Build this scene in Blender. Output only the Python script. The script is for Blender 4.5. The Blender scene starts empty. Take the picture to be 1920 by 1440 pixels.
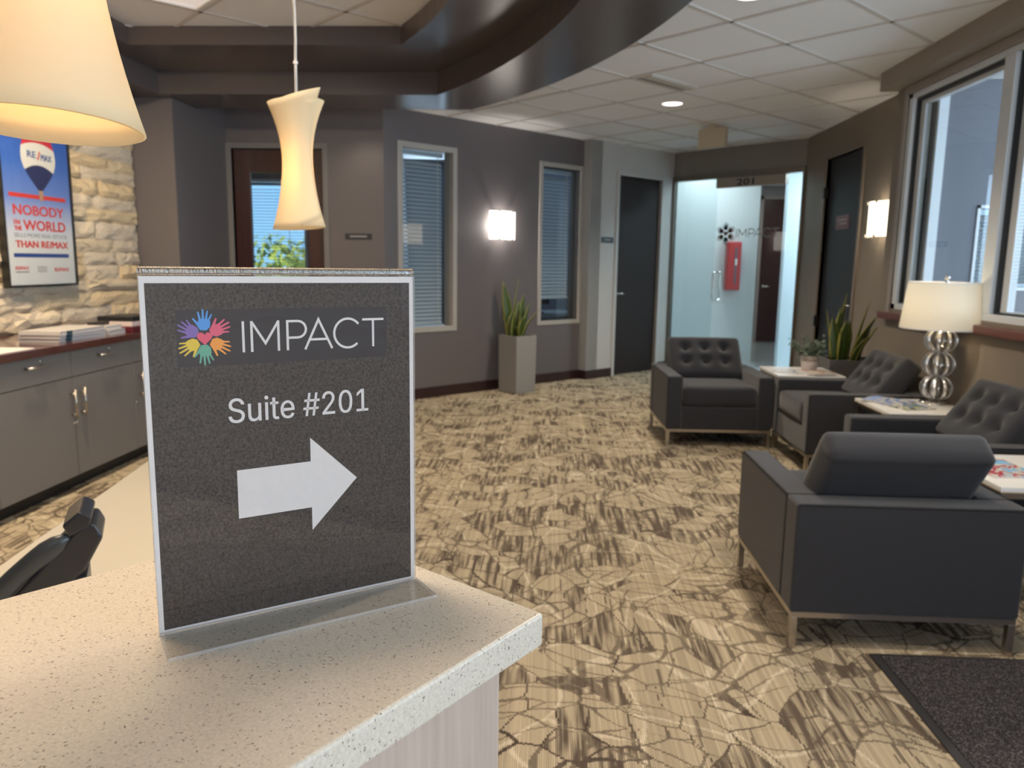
import bpy, bmesh, math, random
from mathutils import Vector, Matrix
random.seed(7)
PI = math.pi
scn = bpy.context.scene
COL = scn.collection

# ------------------------------------------------------------------ camera, world, light, exposure
cam_d = bpy.data.cameras.new('camera'); cam = bpy.data.objects.new('camera', cam_d); COL.objects.link(cam)
cam_d.sensor_width = 36.0; cam_d.lens = 27.0; cam_d.clip_start = 0.02; cam_d.clip_end = 300
CAM_H = 1.35
yaw, pit, rol = math.radians(2.8), math.radians(8.96), 0.0145
fw = Vector((-math.sin(yaw)*math.cos(pit), math.cos(yaw)*math.cos(pit), -math.sin(pit)))
rt = Vector((math.cos(yaw), math.sin(yaw), 0)); up = rt.cross(fw)
rt2 = rt*math.cos(rol) + up*math.sin(rol); up2 = rt2.cross(fw)
M = Matrix.Identity(4)
for i in range(3):
    M[i][0], M[i][1], M[i][2] = rt2[i], up2[i], -fw[i]
M.translation = (0, 0, CAM_H)
cam.matrix_world = M
cam_d.dof.use_dof = True; cam_d.dof.focus_distance = 0.64; cam_d.dof.aperture_fstop = 12.0
scn.camera = cam

vs = scn.view_settings
vs.view_transform = 'Standard'; vs.look = 'None'; vs.gamma = 1.0; vs.use_curve_mapping = False
vs.exposure = 0.0
scn.cycles.use_denoising = True
scn.cycles.max_bounces = 10; scn.cycles.diffuse_bounces = 5; scn.cycles.glossy_bounces = 4
scn.cycles.transparent_max_bounces = 24; scn.cycles.transmission_bounces = 8
scn.cycles.sample_clamp_indirect = 4.0
scn.cycles.caustics_refractive = False; scn.cycles.caustics_reflective = False

world = bpy.data.worlds.new('world'); scn.world = world; world.use_nodes = True
wn = world.node_tree; wn.nodes.clear()
wo = wn.nodes.new('ShaderNodeOutputWorld'); wb = wn.nodes.new('ShaderNodeBackground')
wg = wn.nodes.new('ShaderNodeTexCoord'); wsx = wn.nodes.new('ShaderNodeSeparateXYZ'); wr = wn.nodes.new('ShaderNodeValToRGB')
wr.color_ramp.elements[0].position = 0.0; wr.color_ramp.elements[0].color = (0.34, 0.66, 1.0, 1)
wr.color_ramp.elements[1].position = 0.6; wr.color_ramp.elements[1].color = (0.06, 0.26, 0.80, 1)
wn.links.new(wg.outputs['Generated'], wsx.inputs[0]); wn.links.new(wsx.outputs['Z'], wr.inputs[0])
wn.links.new(wr.outputs[0], wb.inputs['Color']); wb.inputs['Strength'].default_value = 1.4
wn.links.new(wb.outputs[0], wo.inputs[0])

def light(kind, name, loc, energy, color, size=0.1, size_y=None, aim=None, spot=None, blend=0.5):
    d = bpy.data.lights.new(name, kind); d.energy = energy; d.color = color
    if kind == 'AREA':
        d.size = size
        if size_y: d.shape = 'RECTANGLE'; d.size_y = size_y
    elif kind == 'SUN':
        d.angle = size
    else:
        d.shadow_soft_size = size
    if kind == 'SPOT': d.spot_size = spot; d.spot_blend = blend
    o = bpy.data.objects.new(name, d); COL.objects.link(o); o.location = loc
    if aim is not None:
        o.rotation_euler = (Vector(aim) - Vector(loc)).to_track_quat('-Z', 'Y').to_euler()
    return o
WARM = (1.0, 0.70, 0.40); SOFT = (1.0, 0.86, 0.68); COOL = (0.62, 0.80, 1.0); NEUT = (1.0, 0.93, 0.85)
# the sun outdoors (lights the trees seen through the far windows)
light('SUN', 'sun', (0, -10, 20), 6.0, (1.0, 0.95, 0.85), 0.01, aim=(2, 10, 0))
# daylight through the entrance glazing behind the photographer
light('AREA', 'entrance_daylight', (1.1, -3.2, 1.2), 85, (0.95, 0.97, 1.0), 2.6, 1.8, aim=(1.2, 1.0, 2.7))
# daylight through the outer window of the meeting room on the right
light('AREA', 'meeting_room_daylight', (5.35, 1.4, 1.6), 430, (0.70, 0.85, 1.0), 8.0, 1.9, aim=(0, 1.4, 1.9))
# daylight in the two offices behind the grey wall; in the hall behind the glass entrance, added lamps stand in for it
light('AREA', 'office_daylight', (-0.9, 10.75, 1.9), 70, COOL, 3.0, 1.6, aim=(-0.6, 8, 1.4))
light('AREA', 'hall_fill_light', (2.2, 10.35, 2.72), 16, (0.90, 0.96, 1.0), 1.1, 0.6, aim=(2.3, 10.45, 0))
light('AREA', 'hall_fill_light', (4.0, 9.5, 2.72), 72, (0.84, 0.93, 1.0), 1.2, 0.6, aim=(4.0, 9.3, 0))
light('AREA', 'hall_fill_light', (3.8, 12.6, 2.72), 14, (1.0, 0.92, 0.86), 0.6, 0.6, aim=(3.8, 12.6, 0))
# recessed lamps: one over the reception desk (outside the frame), others in the lobby ceiling
light('AREA', 'desk_lamp_and_fill', (-0.80, 1.24, 2.86), 42, (1.0, 0.81, 0.60), 0.7, 0.7, aim=(-0.8, 1.2, 0))
light('SPOT', 'cabinet_downlight', (-2.4, 3.9, 2.84), 190, (1.0, 0.80, 0.55), 0.06, aim=(-2.9, 4.6, 0.6), spot=2.4, blend=0.8)
light('SPOT', 'wall_washer', (-2.2, 2.4, 2.84), 200, (1.0, 0.80, 0.55), 0.06, aim=(-3.3, 4.2, 1.2), spot=2.0, blend=0.8)

# ------------------------------------------------------------------ materials
MATS = {}
def nodemat(name):
    m = bpy.data.materials.new(name); m.use_nodes = True
    nt = m.node_tree; b = nt.nodes['Principled BSDF']
    return m, nt, b
def mat(name, color, rough=0.5, metal=0.0, spec=0.5, emit=None, estr=0.0, noise=None, bump=None, coat=0.0, sheen=0.0):
    if name in MATS: return MATS[name]
    m, nt, b = nodemat(name)
    b.inputs['Base Color'].default_value = (*color, 1); b.inputs['Roughness'].default_value = rough
    b.inputs['Metallic'].default_value = metal; b.inputs['Specular IOR Level'].default_value = spec
    b.inputs['Coat Weight'].default_value = coat; b.inputs['Sheen Weight'].default_value = sheen
    if emit: b.inputs['Emission Color'].default_value = (*emit, 1); b.inputs['Emission Strength'].default_value = estr
    if noise or bump:
        tc = nt.nodes.new('ShaderNodeTexCoord')
    if noise:                       # (scale, amount)
        n = nt.nodes.new('ShaderNodeTexNoise'); n.inputs['Scale'].default_value = noise[0]; n.inputs['Detail'].default_value = 4
        nt.links.new(tc.outputs['Object'], n.inputs['Vector'])
        mx = nt.nodes.new('ShaderNodeMix'); mx.data_type = 'RGBA'
        a = noise[1]
        mx.inputs[6].default_value = (*[c*(1-a) for c in color], 1); mx.inputs[7].default_value = (*[min(1, c*(1+a)) for c in color], 1)
        nt.links.new(n.outputs[0], mx.inputs[0]); nt.links.new(mx.outputs[2], b.inputs['Base Color'])
    if bump:                        # (scale, strength)
        n2 = nt.nodes.new('ShaderNodeTexNoise'); n2.inputs['Scale'].default_value = bump[0]; n2.inputs['Detail'].default_value = 3
        nt.links.new(tc.outputs['Object'], n2.inputs['Vector'])
        bp = nt.nodes.new('ShaderNodeBump'); bp.inputs['Strength'].default_value = bump[1]; bp.inputs['Distance'].default_value = 0.01
        nt.links.new(n2.outputs[0], bp.inputs['Height']); nt.links.new(bp.outputs[0], b.inputs['Normal'])
    MATS[name] = m
    return m
def glassmat(name, tint=(1, 1, 1), ior=1.45, rough=0.0, boost=1.0):
    m = bpy.data.materials.new(name); m.use_nodes = True; nt = m.node_tree; nt.nodes.clear()
    o = nt.nodes.new('ShaderNodeOutputMaterial'); mix = nt.nodes.new('ShaderNodeMixShader')
    t = nt.nodes.new('ShaderNodeBsdfTransparent'); t.inputs[0].default_value = (*tint, 1)
    g = nt.nodes.new('ShaderNodeBsdfGlossy'); g.inputs['Roughness'].default_value = rough
    f = nt.nodes.new('ShaderNodeFresnel'); f.inputs[0].default_value = ior
    mu = nt.nodes.new('ShaderNodeMath'); mu.operation = 'MULTIPLY'; mu.inputs[1].default_value = boost; mu.use_clamp = True
    ge = nt.nodes.new('ShaderNodeNewGeometry'); fr_ = nt.nodes.new('ShaderNodeMath'); fr_.operation = 'SUBTRACT'; fr_.inputs[0].default_value = 1.0; nt.links.new(ge.outputs['Backfacing'], fr_.inputs[1])
    m2_ = nt.nodes.new('ShaderNodeMath'); m2_.operation = 'MULTIPLY'; nt.links.new(fr_.outputs[0], m2_.inputs[1])   # the far face of a pane adds no second mirror
    nt.links.new(f.outputs[0], mu.inputs[0]); nt.links.new(mu.outputs[0], m2_.inputs[0]); nt.links.new(m2_.outputs[0], mix.inputs[0])
    nt.links.new(t.outputs[0], mix.inputs[1]); nt.links.new(g.outputs[0], mix.inputs[2]); nt.links.new(mix.outputs[0], o.inputs[0])
    return m

def carpet_mat():
    m, nt, b = nodemat('patterned_carpet'); N = nt.nodes.new; L = nt.links.new
    tc = N('ShaderNodeTexCoord'); sep = N('ShaderNodeSeparateXYZ'); L(tc.outputs['Object'], sep.inputs[0])
    def math_(op, a, b_=None, c=None):
        n = N('ShaderNodeMath'); n.operation = op
        for i, v in enumerate((a, b_, c)):
            if v is None: continue
            if isinstance(v, (int, float)): n.inputs[i].default_value = v
            else: L(v, n.inputs[i])
        return n.outputs[0]
    X, Y = sep.outputs[0], sep.outputs[1]
    RIB = 0.0062
    xq = math_('MULTIPLY', math_('ROUND', math_('DIVIDE', X, RIB)), RIB)       # each rib is one yarn column
    def vec(x, y, z=0.0):
        c = N('ShaderNodeCombineXYZ'); L(x, c.inputs[0]) ; L(y, c.inputs[1]); c.inputs[2].default_value = z; return c.outputs[0]
    # small jitter along each yarn so drawn lines have toothed edges
    wn_ = N('ShaderNodeTexWhiteNoise'); wn_.noise_dimensions = '1D'; L(xq, wn_.inputs['W'])
    yj = math_('ADD', Y, math_('MULTIPLY', wn_.outputs[0], 0.006))
    base = vec(xq, yj)
    nz = N('ShaderNodeTexNoise'); nz.inputs['Scale'].default_value = 1.9; nz.inputs['Detail'].default_value = 0.6; L(base, nz.inputs['Vector'])
    sc = N('ShaderNodeVectorMath'); sc.operation = 'SCALE'; sc.inputs['Scale'].default_value = 0.42; L(nz.outputs['Color'], sc.inputs[0])
    ad = N('ShaderNodeVectorMath'); ad.operation = 'ADD'; L(base, ad.inputs[0]); L(sc.outputs[0], ad.inputs[1])
    vo = N('ShaderNodeTexVoronoi'); vo.feature = 'DISTANCE_TO_EDGE'; vo.inputs['Scale'].default_value = 6.4; vo.inputs['Randomness'].default_value = 1.0; L(ad.outputs[0], vo.inputs['Vector'])
    wv = N('ShaderNodeTexNoise'); wv.inputs['Scale'].default_value = 5.0; L(vec(X, Y, 3.0), wv.inputs['Vector'])
    thr = math_('MULTIPLY_ADD', wv.outputs[0], 0.050, -0.008)
    line = math_('SUBTRACT', 1.0, math_('SMOOTHSTEP', vo.outputs['Distance'], 0.0, 0.05)) if False else math_('LESS_THAN', vo.outputs['Distance'], thr)
    # second family of long bent stems
    vo2 = N('ShaderNodeTexVoronoi'); vo2.feature = 'DISTANCE_TO_EDGE'; vo2.inputs['Scale'].default_value = 2.3
    ad2 = N('ShaderNodeVectorMath'); ad2.operation = 'MULTIPLY_ADD'; ad2.inputs[1].default_value = (1.7, 1.0, 1); ad2.inputs[2].default_value = (5.3, 2.1, 0); L(ad.outputs[0], ad2.inputs[0]); L(ad2.outputs[0], vo2.inputs['Vector'])
    line2 = math_('LESS_THAN', vo2.outputs['Distance'], 0.018)
    # dark patches made of broken yarn stripes, stretched along the yarns
    vc = N('ShaderNodeTexVoronoi'); vc.feature = 'F1'; vc.inputs['Scale'].default_value = 6.4; L(ad.outputs[0], vc.inputs['Vector'])
    sc2 = N('ShaderNodeSeparateColor'); L(vc.outputs['Color'], sc2.inputs[0])
    patch = math_('GREATER_THAN', sc2.outputs[0], 0.62)
    st = N('ShaderNodeTexNoise'); st.inputs['Scale'].default_value = 1.0; st.inputs['Detail'].default_value = 2
    L(vec(math_('MULTIPLY', xq, 46.0), math_('MULTIPLY', Y, 3.0)), st.inputs['Vector'])
    stripe = math_('MULTIPLY_ADD', st.outputs[0], 7.0, -3.0)
    stripe_c = N('ShaderNodeClamp'); L(stripe, stripe_c.inputs[0])
    pm = math_('MULTIPLY', patch, stripe_c.outputs[0])
    st2 = N('ShaderNodeTexNoise'); st2.inputs['Scale'].default_value = 1.0; st2.inputs['Detail'].default_value = 2
    L(vec(math_('MULTIPLY', xq, 22.0), math_('MULTIPLY', Y, 2.2), 9.0), st2.inputs['Vector'])
    pm2 = math_('GREATER_THAN', st2.outputs[0], 0.655)
    wv3 = N('ShaderNodeTexNoise'); wv3.inputs['Scale'].default_value = 2.2; L(vec(X, Y, 11.0), wv3.inputs['Vector'])
    fade = N('ShaderNodeMapRange'); L(wv3.outputs[0], fade.inputs[0]); fade.inputs[1].default_value = 0.35; fade.inputs[2].default_value = 0.65; fade.inputs[3].default_value = 0.45; fade.inputs[4].default_value = 0.9
    dark = math_('MAXIMUM', math_('MULTIPLY', line, fade.outputs[0]), math_('MAXIMUM', math_('MULTIPLY', pm, 0.72), math_('MULTIPLY', pm2, 0.58)))
    # a third, finer family of curved strokes that fades in and out
    vo3 = N('ShaderNodeTexVoronoi'); vo3.feature = 'DISTANCE_TO_EDGE'; vo3.inputs['Scale'].default_value = 6.5
    ad3 = N('ShaderNodeVectorMath'); ad3.operation = 'MULTIPLY_ADD'; ad3.inputs[1].default_value = (0.75, 1.25, 1); ad3.inputs[2].default_value = (2.3, 7.1, 0); L(ad.outputs[0], ad3.inputs[0]); L(ad3.outputs[0], vo3.inputs['Vector'])
    wv4 = N('ShaderNodeTexNoise'); wv4.inputs['Scale'].default_value = 3.0; L(vec(X, Y, 21.0), wv4.inputs['Vector'])
    line3 = math_('LESS_THAN', vo3.outputs['Distance'], math_('MULTIPLY_ADD', wv4.outputs[0], 0.14, -0.045))
    dark = math_('MAXIMUM', dark, math_('MULTIPLY', line3, 0.55))
    dark = math_('SUBTRACT', math_('ADD', dark, 0.18), math_('MULTIPLY', line2, 0.16))
    rp = N('ShaderNodeValToRGB'); e = rp.color_ramp.elements
    e[0].color = (0.66, 0.57, 0.43, 1); e[1].color = (0.085, 0.062, 0.050, 1); e[0].position = 0.0; e[1].position = 1.0
    mid_ = e.new(0.18); mid_.color = (0.49, 0.405, 0.285, 1)
    L(dark, rp.inputs[0])
    # rib shading: dark valley between the yarns
    fr = math_('ABSOLUTE', math_('SUBTRACT', math_('FRACT', math_('ADD', math_('DIVIDE', X, RIB), 0.5)), 0.5))
    rib = N('ShaderNodeMapRange'); L(fr, rib.inputs[0]); rib.inputs[1].default_value = 0.25; rib.inputs[2].default_value = 0.5; rib.inputs[3].default_value = 1.0; rib.inputs[4].default_value = 0.40
    tint = N('ShaderNodeTexWhiteNoise'); tint.noise_dimensions = '1D'; L(math_('ADD', xq, 7.0), tint.inputs['W'])
    tt = math_('MULTIPLY_ADD', tint.outputs[0], 0.3, 0.85)
    hs = N('ShaderNodeVectorMath'); hs.operation = 'SCALE'; L(rp.outputs[0], hs.inputs[0]); L(math_('MULTIPLY', rib.outputs[0], tt), hs.inputs['Scale'])
    L(hs.outputs[0], b.inputs['Base Color']); b.inputs['Roughness'].default_value = 0.95; b.inputs['Specular IOR Level'].default_value = 0.1
    bp = N('ShaderNodeBump'); bp.inputs['Strength'].default_value = 0.3; bp.inputs['Distance'].default_value = 0.004; L(rib.outputs[0], bp.inputs['Height']); L(bp.outputs[0], b.inputs['Normal'])
    return m
def quartz_mat():
    m, nt, b = nodemat('speckled_quartz'); N = nt.nodes.new; L = nt.links.new
    tc = N('ShaderNodeTexCoord')
    mp = N('ShaderNodeVectorMath'); mp.operation = 'MULTIPLY'; mp.inputs[1].default_value = (1.0, 1.0, 1.0); L(tc.outputs['Object'], mp.inputs[0])
    wz = N('ShaderNodeTexNoise'); wz.inputs['Scale'].default_value = 300; L(mp.outputs[0], wz.inputs['Vector'])
    wsc = N('ShaderNodeVectorMath'); wsc.operation = 'SCALE'; wsc.inputs['Scale'].default_value = 0.004; L(wz.outputs['Color'], wsc.inputs[0])
    wa = N('ShaderNodeVectorMath'); wa.operation = 'ADD'; L(mp.outputs[0], wa.inputs[0]); L(wsc.outputs[0], wa.inputs[1])
    v = N('ShaderNodeTexVoronoi'); v.inputs['Scale'].default_value = 400; L(wa.outputs[0], v.inputs['Vector'])
    sc = N('ShaderNodeSeparateColor'); L(v.outputs['Color'], sc.inputs[0])
    g = N('ShaderNodeMath'); g.operation = 'GREATER_THAN'; g.inputs[1].default_value = 0.74; L(sc.outputs[0], g.inputs[0])
    l = N('ShaderNodeMath'); l.operation = 'LESS_THAN'; l.inputs[1].default_value = 0.36; L(v.outputs['Distance'], l.inputs[0])
    mu = N('ShaderNodeMath'); mu.operation = 'MULTIPLY'; L(g.outputs[0], mu.inputs[0]); L(l.outputs[0], mu.inputs[1])
    mu2 = N('ShaderNodeMath'); mu2.operation = 'MULTIPLY'; L(mu.outputs[0], mu2.inputs[0]); L(sc.outputs[1], mu2.inputs[1])
    mx = N('ShaderNodeMix'); mx.data_type = 'RGBA'; mx.inputs[6].default_value = (0.69, 0.62, 0.52, 1); mx.inputs[7].default_value = (0.22, 0.17, 0.13, 1); L(mu2.outputs[0], mx.inputs[0])
    n = N('ShaderNodeTexNoise'); n.inputs['Scale'].default_value = 420; L(tc.outputs['Object'], n.inputs['Vector'])
    mr = N('ShaderNodeMapRange'); mr.inputs[1].default_value = 0.3; mr.inputs[2].default_value = 0.7; mr.inputs[3].default_value = 0.88; mr.inputs[4].default_value = 1.08; L(n.outputs[0], mr.inputs[0])
    vm = N('ShaderNodeVectorMath'); vm.operation = 'SCALE'; L(mx.outputs[2], vm.inputs[0]); L(mr.outputs[0], vm.inputs['Scale'])
    L(vm.outputs[0], b.inputs['Base Color']); b.inputs['Roughness'].default_value = 0.28
    return m
def wood_mat(name, c1, c2, scale=1.0, rough=0.4, axis='Z', coat=0.0):
    m, nt, b = nodemat(name); N = nt.nodes.new; L = nt.links.new
    tc = N('ShaderNodeTexCoord'); mp = N('ShaderNodeMapping')
    s = {'Z': (90, 90, 3), 'Y': (90, 3, 90), 'X': (3, 90, 90)}[axis]
    mp.inputs['Scale'].default_value = [k*scale for k in s]; L(tc.outputs['Object'], mp.inputs[0])
    n = N('ShaderNodeTexNoise'); n.inputs['Scale'].default_value = 1.0; n.inputs['Detail'].default_value = 5; L(mp.outputs[0], n.inputs['Vector'])
    r = N('ShaderNodeValToRGB'); r.color_ramp.elements[0].position = 0.3; r.color_ramp.elements[1].position = 0.7
    r.color_ramp.elements[0].color = (*c1, 1); r.color_ramp.elements[1].color = (*c2, 1); L(n.outputs[0], r.inputs[0])
    L(r.outputs[0], b.inputs['Base Color']); b.inputs['Roughness'].default_value = rough; b.inputs['Coat Weight'].default_value = coat
    return m
def speckle_mat(name, c1, c2, scale, thr, rough=0.9):
    m, nt, b = nodemat(name); N = nt.nodes.new; L = nt.links.new
    tc = N('ShaderNodeTexCoord'); n = N('ShaderNodeTexNoise'); n.inputs['Scale'].default_value = scale; n.inputs['Detail'].default_value = 3; L(tc.outputs['Object'], n.inputs['Vector'])
    r = N('ShaderNodeValToRGB'); r.color_ramp.elements[0].position = thr[0]; r.color_ramp.elements[1].position = thr[1]
    r.color_ramp.elements[0].color = (*c1, 1); r.color_ramp.elements[1].color = (*c2, 1); L(n.outputs[0], r.inputs[0])
    L(r.outputs[0], b.inputs['Base Color']); b.inputs['Roughness'].default_value = rough; b.inputs['Specular IOR Level'].default_value = 0.3
    return m
def stone_mat():
    m, nt, b = nodemat('ledge_stone'); N = nt.nodes.new; L = nt.links.new
    oi = N('ShaderNodeObjectInfo'); tc = N('ShaderNodeTexCoord')
    r = N('ShaderNodeValToRGB'); e = r.color_ramp.elements
    e[0].color = (0.78, 0.60, 0.37, 1); e[1].color = (0.72, 0.60, 0.46, 1)
    for p, c in ((0.35, (0.76, 0.62, 0.42)), (0.6, (0.70, 0.60, 0.48)), (0.8, (0.84, 0.71, 0.52))):
        x = e.new(p); x.color = (*c, 1)
    L(oi.outputs['Random'], r.inputs[0])
    n = N('ShaderNodeTexNoise'); n.inputs['Scale'].default_value = 14; n.inputs['Detail'].default_value = 6; L(tc.outputs['Object'], n.inputs['Vector'])
    mr = N('ShaderNodeMapRange'); mr.inputs[1].default_value = 0.3; mr.inputs[2].default_value = 0.7; mr.inputs[3].default_value = 0.82; mr.inputs[4].default_value = 1.12; L(n.outputs[0], mr.inputs[0])
    vm = N('ShaderNodeVectorMath'); vm.operation = 'SCALE'; L(r.outputs[0], vm.inputs[0]); L(mr.outputs[0], vm.inputs['Scale']); L(vm.outputs[0], b.inputs['Base Color'])
    bp = N('ShaderNodeBump'); bp.inputs['Strength'].default_value = 0.7; bp.inputs['Distance'].default_value = 0.02; L(n.outputs[0], bp.inputs['Height']); L(bp.outputs[0], b.inputs['Normal'])
    b.inputs['Roughness'].default_value = 0.9
    return m
def shade_mat(name, col, glow, strength, trans=0.5):
    m = bpy.data.materials.new(name); m.use_nodes = True; nt = m.node_tree; nt.nodes.clear(); N = nt.nodes.new; L = nt.links.new
    o = N('ShaderNodeOutputMaterial'); d = N('ShaderNodeBsdfDiffuse'); d.inputs[0].default_value = (*col, 1)
    t = N('ShaderNodeBsdfTranslucent'); t.inputs[0].default_value = (*col, 1)
    mx = N('ShaderNodeMixShader'); mx.inputs[0].default_value = trans; L(d.outputs[0], mx.inputs[1]); L(t.outputs[0], mx.inputs[2])
    e = N('ShaderNodeEmission'); e.inputs[0].default_value = (*glow, 1); e.inputs[1].default_value = strength
    a = N('ShaderNodeAddShader'); L(mx.outputs[0], a.inputs[0]); L(e.outputs[0], a.inputs[1]); L(a.outputs[0], o.inputs[0])
    return m
def poster_mat():
    m, nt, b = nodemat('poster_print'); N = nt.nodes.new; L = nt.links.new
    tc = N('ShaderNodeTexCoord'); s = N('ShaderNodeSeparateXYZ'); L(tc.outputs['Object'], s.inputs[0])
    mr = N('ShaderNodeMapRange'); mr.inputs[1].default_value = 1.40; mr.inputs[2].default_value = 2.15; L(s.outputs[2], mr.inputs[0])
    r = N('ShaderNodeValToRGB'); e = r.color_ramp.elements; e[0].color = (0.68, 0.66, 0.70, 1); e[1].color = (0.03, 0.09, 0.42, 1)
    for p, c in ((0.12, (0.62, 0.62, 0.72)), (0.42, (0.14, 0.22, 0.58)), (0.7, (0.05, 0.13, 0.48))):
        x = e.new(p); x.color = (*c, 1)
    L(mr.outputs[0], r.inputs[0]); L(r.outputs[0], b.inputs['Base Color']); b.inputs['Roughness'].default_value = 0.35
    return m

CARPET = carpet_mat(); QUARTZ = quartz_mat(); STONE = stone_mat()
GREYWALL = mat('charcoal_grey_paint', (0.136, 0.119, 0.121), 0.42, bump=(90, 0.05))
SOFFIT = mat('dark_satin_paint', (0.088, 0.073, 0.071), 0.24, bump=(60, 0.04))
LIGHTWALL = mat('light_grey_paint', (0.55, 0.53, 0.51), 0.55, bump=(90, 0.05))
BROWNWALL = mat('taupe_paint', (0.205, 0.170, 0.135), 0.55, bump=(90, 0.05))
BLUEWALL = mat('slate_blue_paint', (0.125, 0.135, 0.165), 0.6)
WHITEWALL = mat('white_paint', (0.74, 0.76, 0.76), 0.6)
BASEB = mat('dark_base_trim', (0.028, 0.012, 0.012), 0.35)
TRIMM = mat('greige_trim_paint', (0.40, 0.375, 0.345), 0.45)
TILE = mat('ceiling_tile', (0.78, 0.78, 0.79), 0.9, noise=(220, 0.10), bump=(260, 0.25))
TBAR = mat('ceiling_grid_metal', (0.56, 0.53, 0.50), 0.5)
DARKDOOR = mat('dark_door_veneer', (0.029, 0.020, 0.019), 0.55, spec=0.22, noise=(3, 0.1))
REDWOOD = wood_mat('dark_cherry_wood', (0.030, 0.008, 0.008), (0.050, 0.014, 0.012), 0.4, 0.28)
SILLWOOD = wood_mat('mahogany_sill_wood', (0.10, 0.035, 0.028), (0.15, 0.055, 0.042), 0.4, 0.35, 'Y')
CHROME = mat('polished_chrome', (0.78, 0.76, 0.73), 0.12, 1.0)
NICKEL = mat('brushed_nickel', (0.55, 0.50, 0.44), 0.28, 1.0)
BRONZE = mat('bronze_rail', (0.22, 0.19, 0.16), 0.32, 0.8)
ALU = mat('white_aluminium', (0.62, 0.66, 0.70), 0.4)
BLACKG = mat('black_gasket', (0.010, 0.012, 0.014), 0.5)
GLASS = glassmat('clear_glass', (0.97, 0.99, 0.985), 1.5)
OFFGLASS = glassmat('office_glass', (0.93, 0.96, 0.97), 1.5, boost=1.3)
GREENGLASS = glassmat('greenish_door_glass', (0.88, 0.95, 0.955), 1.5, boost=1.3)
SIDEGLASS = glassmat('greenish_side_glass', (0.80, 0.89, 0.90), 1.5, boost=1.3)
ACRYL = glassmat('clear_acrylic', (0.99, 0.99, 0.988), 1.42)
def edge_mat():
    m = bpy.data.materials.new('acrylic_edge'); m.use_nodes = True; nt = m.node_tree; nt.nodes.clear(); N = nt.nodes.new; L = nt.links.new
    o = N('ShaderNodeOutputMaterial'); t = N('ShaderNodeBsdfTransparent'); g = N('ShaderNodeBsdfGlossy'); g.inputs['Roughness'].default_value = 0.12
    d = N('ShaderNodeBsdfDiffuse'); d.inputs[0].default_value = (0.85, 0.83, 0.82, 1)
    m1 = N('ShaderNodeMixShader'); m1.inputs[0].default_value = 0.5; L(d.outputs[0], m1.inputs[1]); L(g.outputs[0], m1.inputs[2])
    m2 = N('ShaderNodeMixShader'); m2.inputs[0].default_value = 0.55; L(t.outputs[0], m2.inputs[1]); L(m1.outputs[0], m2.inputs[2]); L(m2.outputs[0], o.inputs[0])
    return m
EDGE = edge_mat()
def fold_mat():
    m, nt, b = nodemat('acrylic_fold'); b.inputs['Base Color'].default_value = (0.98, 0.98, 0.98, 1); b.inputs['Transmission Weight'].default_value = 1; b.inputs['Roughness'].default_value = 0.03; b.inputs['IOR'].default_value = 1.45
    tc = nt.nodes.new('ShaderNodeTexCoord'); mp = nt.nodes.new('ShaderNodeMapping'); mp.inputs['Scale'].default_value = (700, 700, 20)
    n = nt.nodes.new('ShaderNodeTexNoise'); n.inputs['Scale'].default_value = 1; bp = nt.nodes.new('ShaderNodeBump'); bp.inputs['Strength'].default_value = 0.5; bp.inputs['Distance'].default_value = 0.002
    nt.links.new(tc.outputs['Object'], mp.inputs[0]); nt.links.new(mp.outputs[0], n.inputs['Vector']); nt.links.new(n.outputs[0], bp.inputs['Height']); nt.links.new(bp.outputs[0], b.inputs['Normal'])
    return m
FOLD = fold_mat()
FABRIC = mat('charcoal_upholstery', (0.024, 0.0245, 0.030), 0.85, spec=0.2, noise=(420, 0.42), bump=(500, 0.25), sheen=0.28)
FABDARK = mat('charcoal_upholstery_seam', (0.016, 0.016, 0.019), 0.9)
CABGREY = mat('grey_laminate', (0.175, 0.163, 0.158), 0.42)
KICK = mat('black_toe_kick', (0.006, 0.005, 0.005), 0.5)
CABTOP = wood_mat('cherry_counter', (0.060, 0.018, 0.014), (0.10, 0.030, 0.022), 0.4, 0.14, 'Y', coat=0.4)
LAMWOOD = wood_mat('pale_wood_laminate', (0.46, 0.365, 0.30), (0.56, 0.455, 0.385), 1.6, 0.4)
DESKTOP = mat('cream_desk_laminate', (0.70, 0.63, 0.50), 0.30, noise=(8, 0.03))
WHITELAM = mat('white_laminate', (0.85, 0.84, 0.82), 0.2)
PAPER = mat('white_paper', (0.70, 0.645, 0.62), 0.6)
PLAST = mat('dark_phone_plastic', (0.022, 0.023, 0.030), 0.34)
PLASTG = mat('grey_phone_plastic', (0.045, 0.050, 0.056), 0.3)
MATRUB = mat('black_rubber_edge', (0.028, 0.027, 0.030), 0.6)
MATPILE = speckle_mat('black_mat_pile', (0.016, 0.014, 0.017), (0.20, 0.18, 0.19), 240, (0.49, 0.72))
PRINT = speckle_mat('dark_printed_paper', (0.034, 0.025, 0.0205), (0.092, 0.072, 0.060), 520, (0.3, 0.7), 0.5)
PRINT2 = mat('logo_panel_print', (0.031, 0.021, 0.0195), 0.5)
INKW = mat('light_print', (0.66, 0.605, 0.58), 0.5, noise=(200, 0.05))
PLANTER = mat('grey_planter', (0.27, 0.26, 0.25), 0.5)
PLANTER2 = mat('dark_grey_planter', (0.13, 0.125, 0.12), 0.5)
SOIL = mat('soil', (0.02, 0.014, 0.01), 0.9)
REDP = mat('red_enamel', (0.50, 0.030, 0.030), 0.3)
SLAT = mat('blind_slat', (0.40, 0.46, 0.52), 0.4)
BEIGE = mat('beige_plastic', (0.50, 0.43, 0.32), 0.5)

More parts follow.
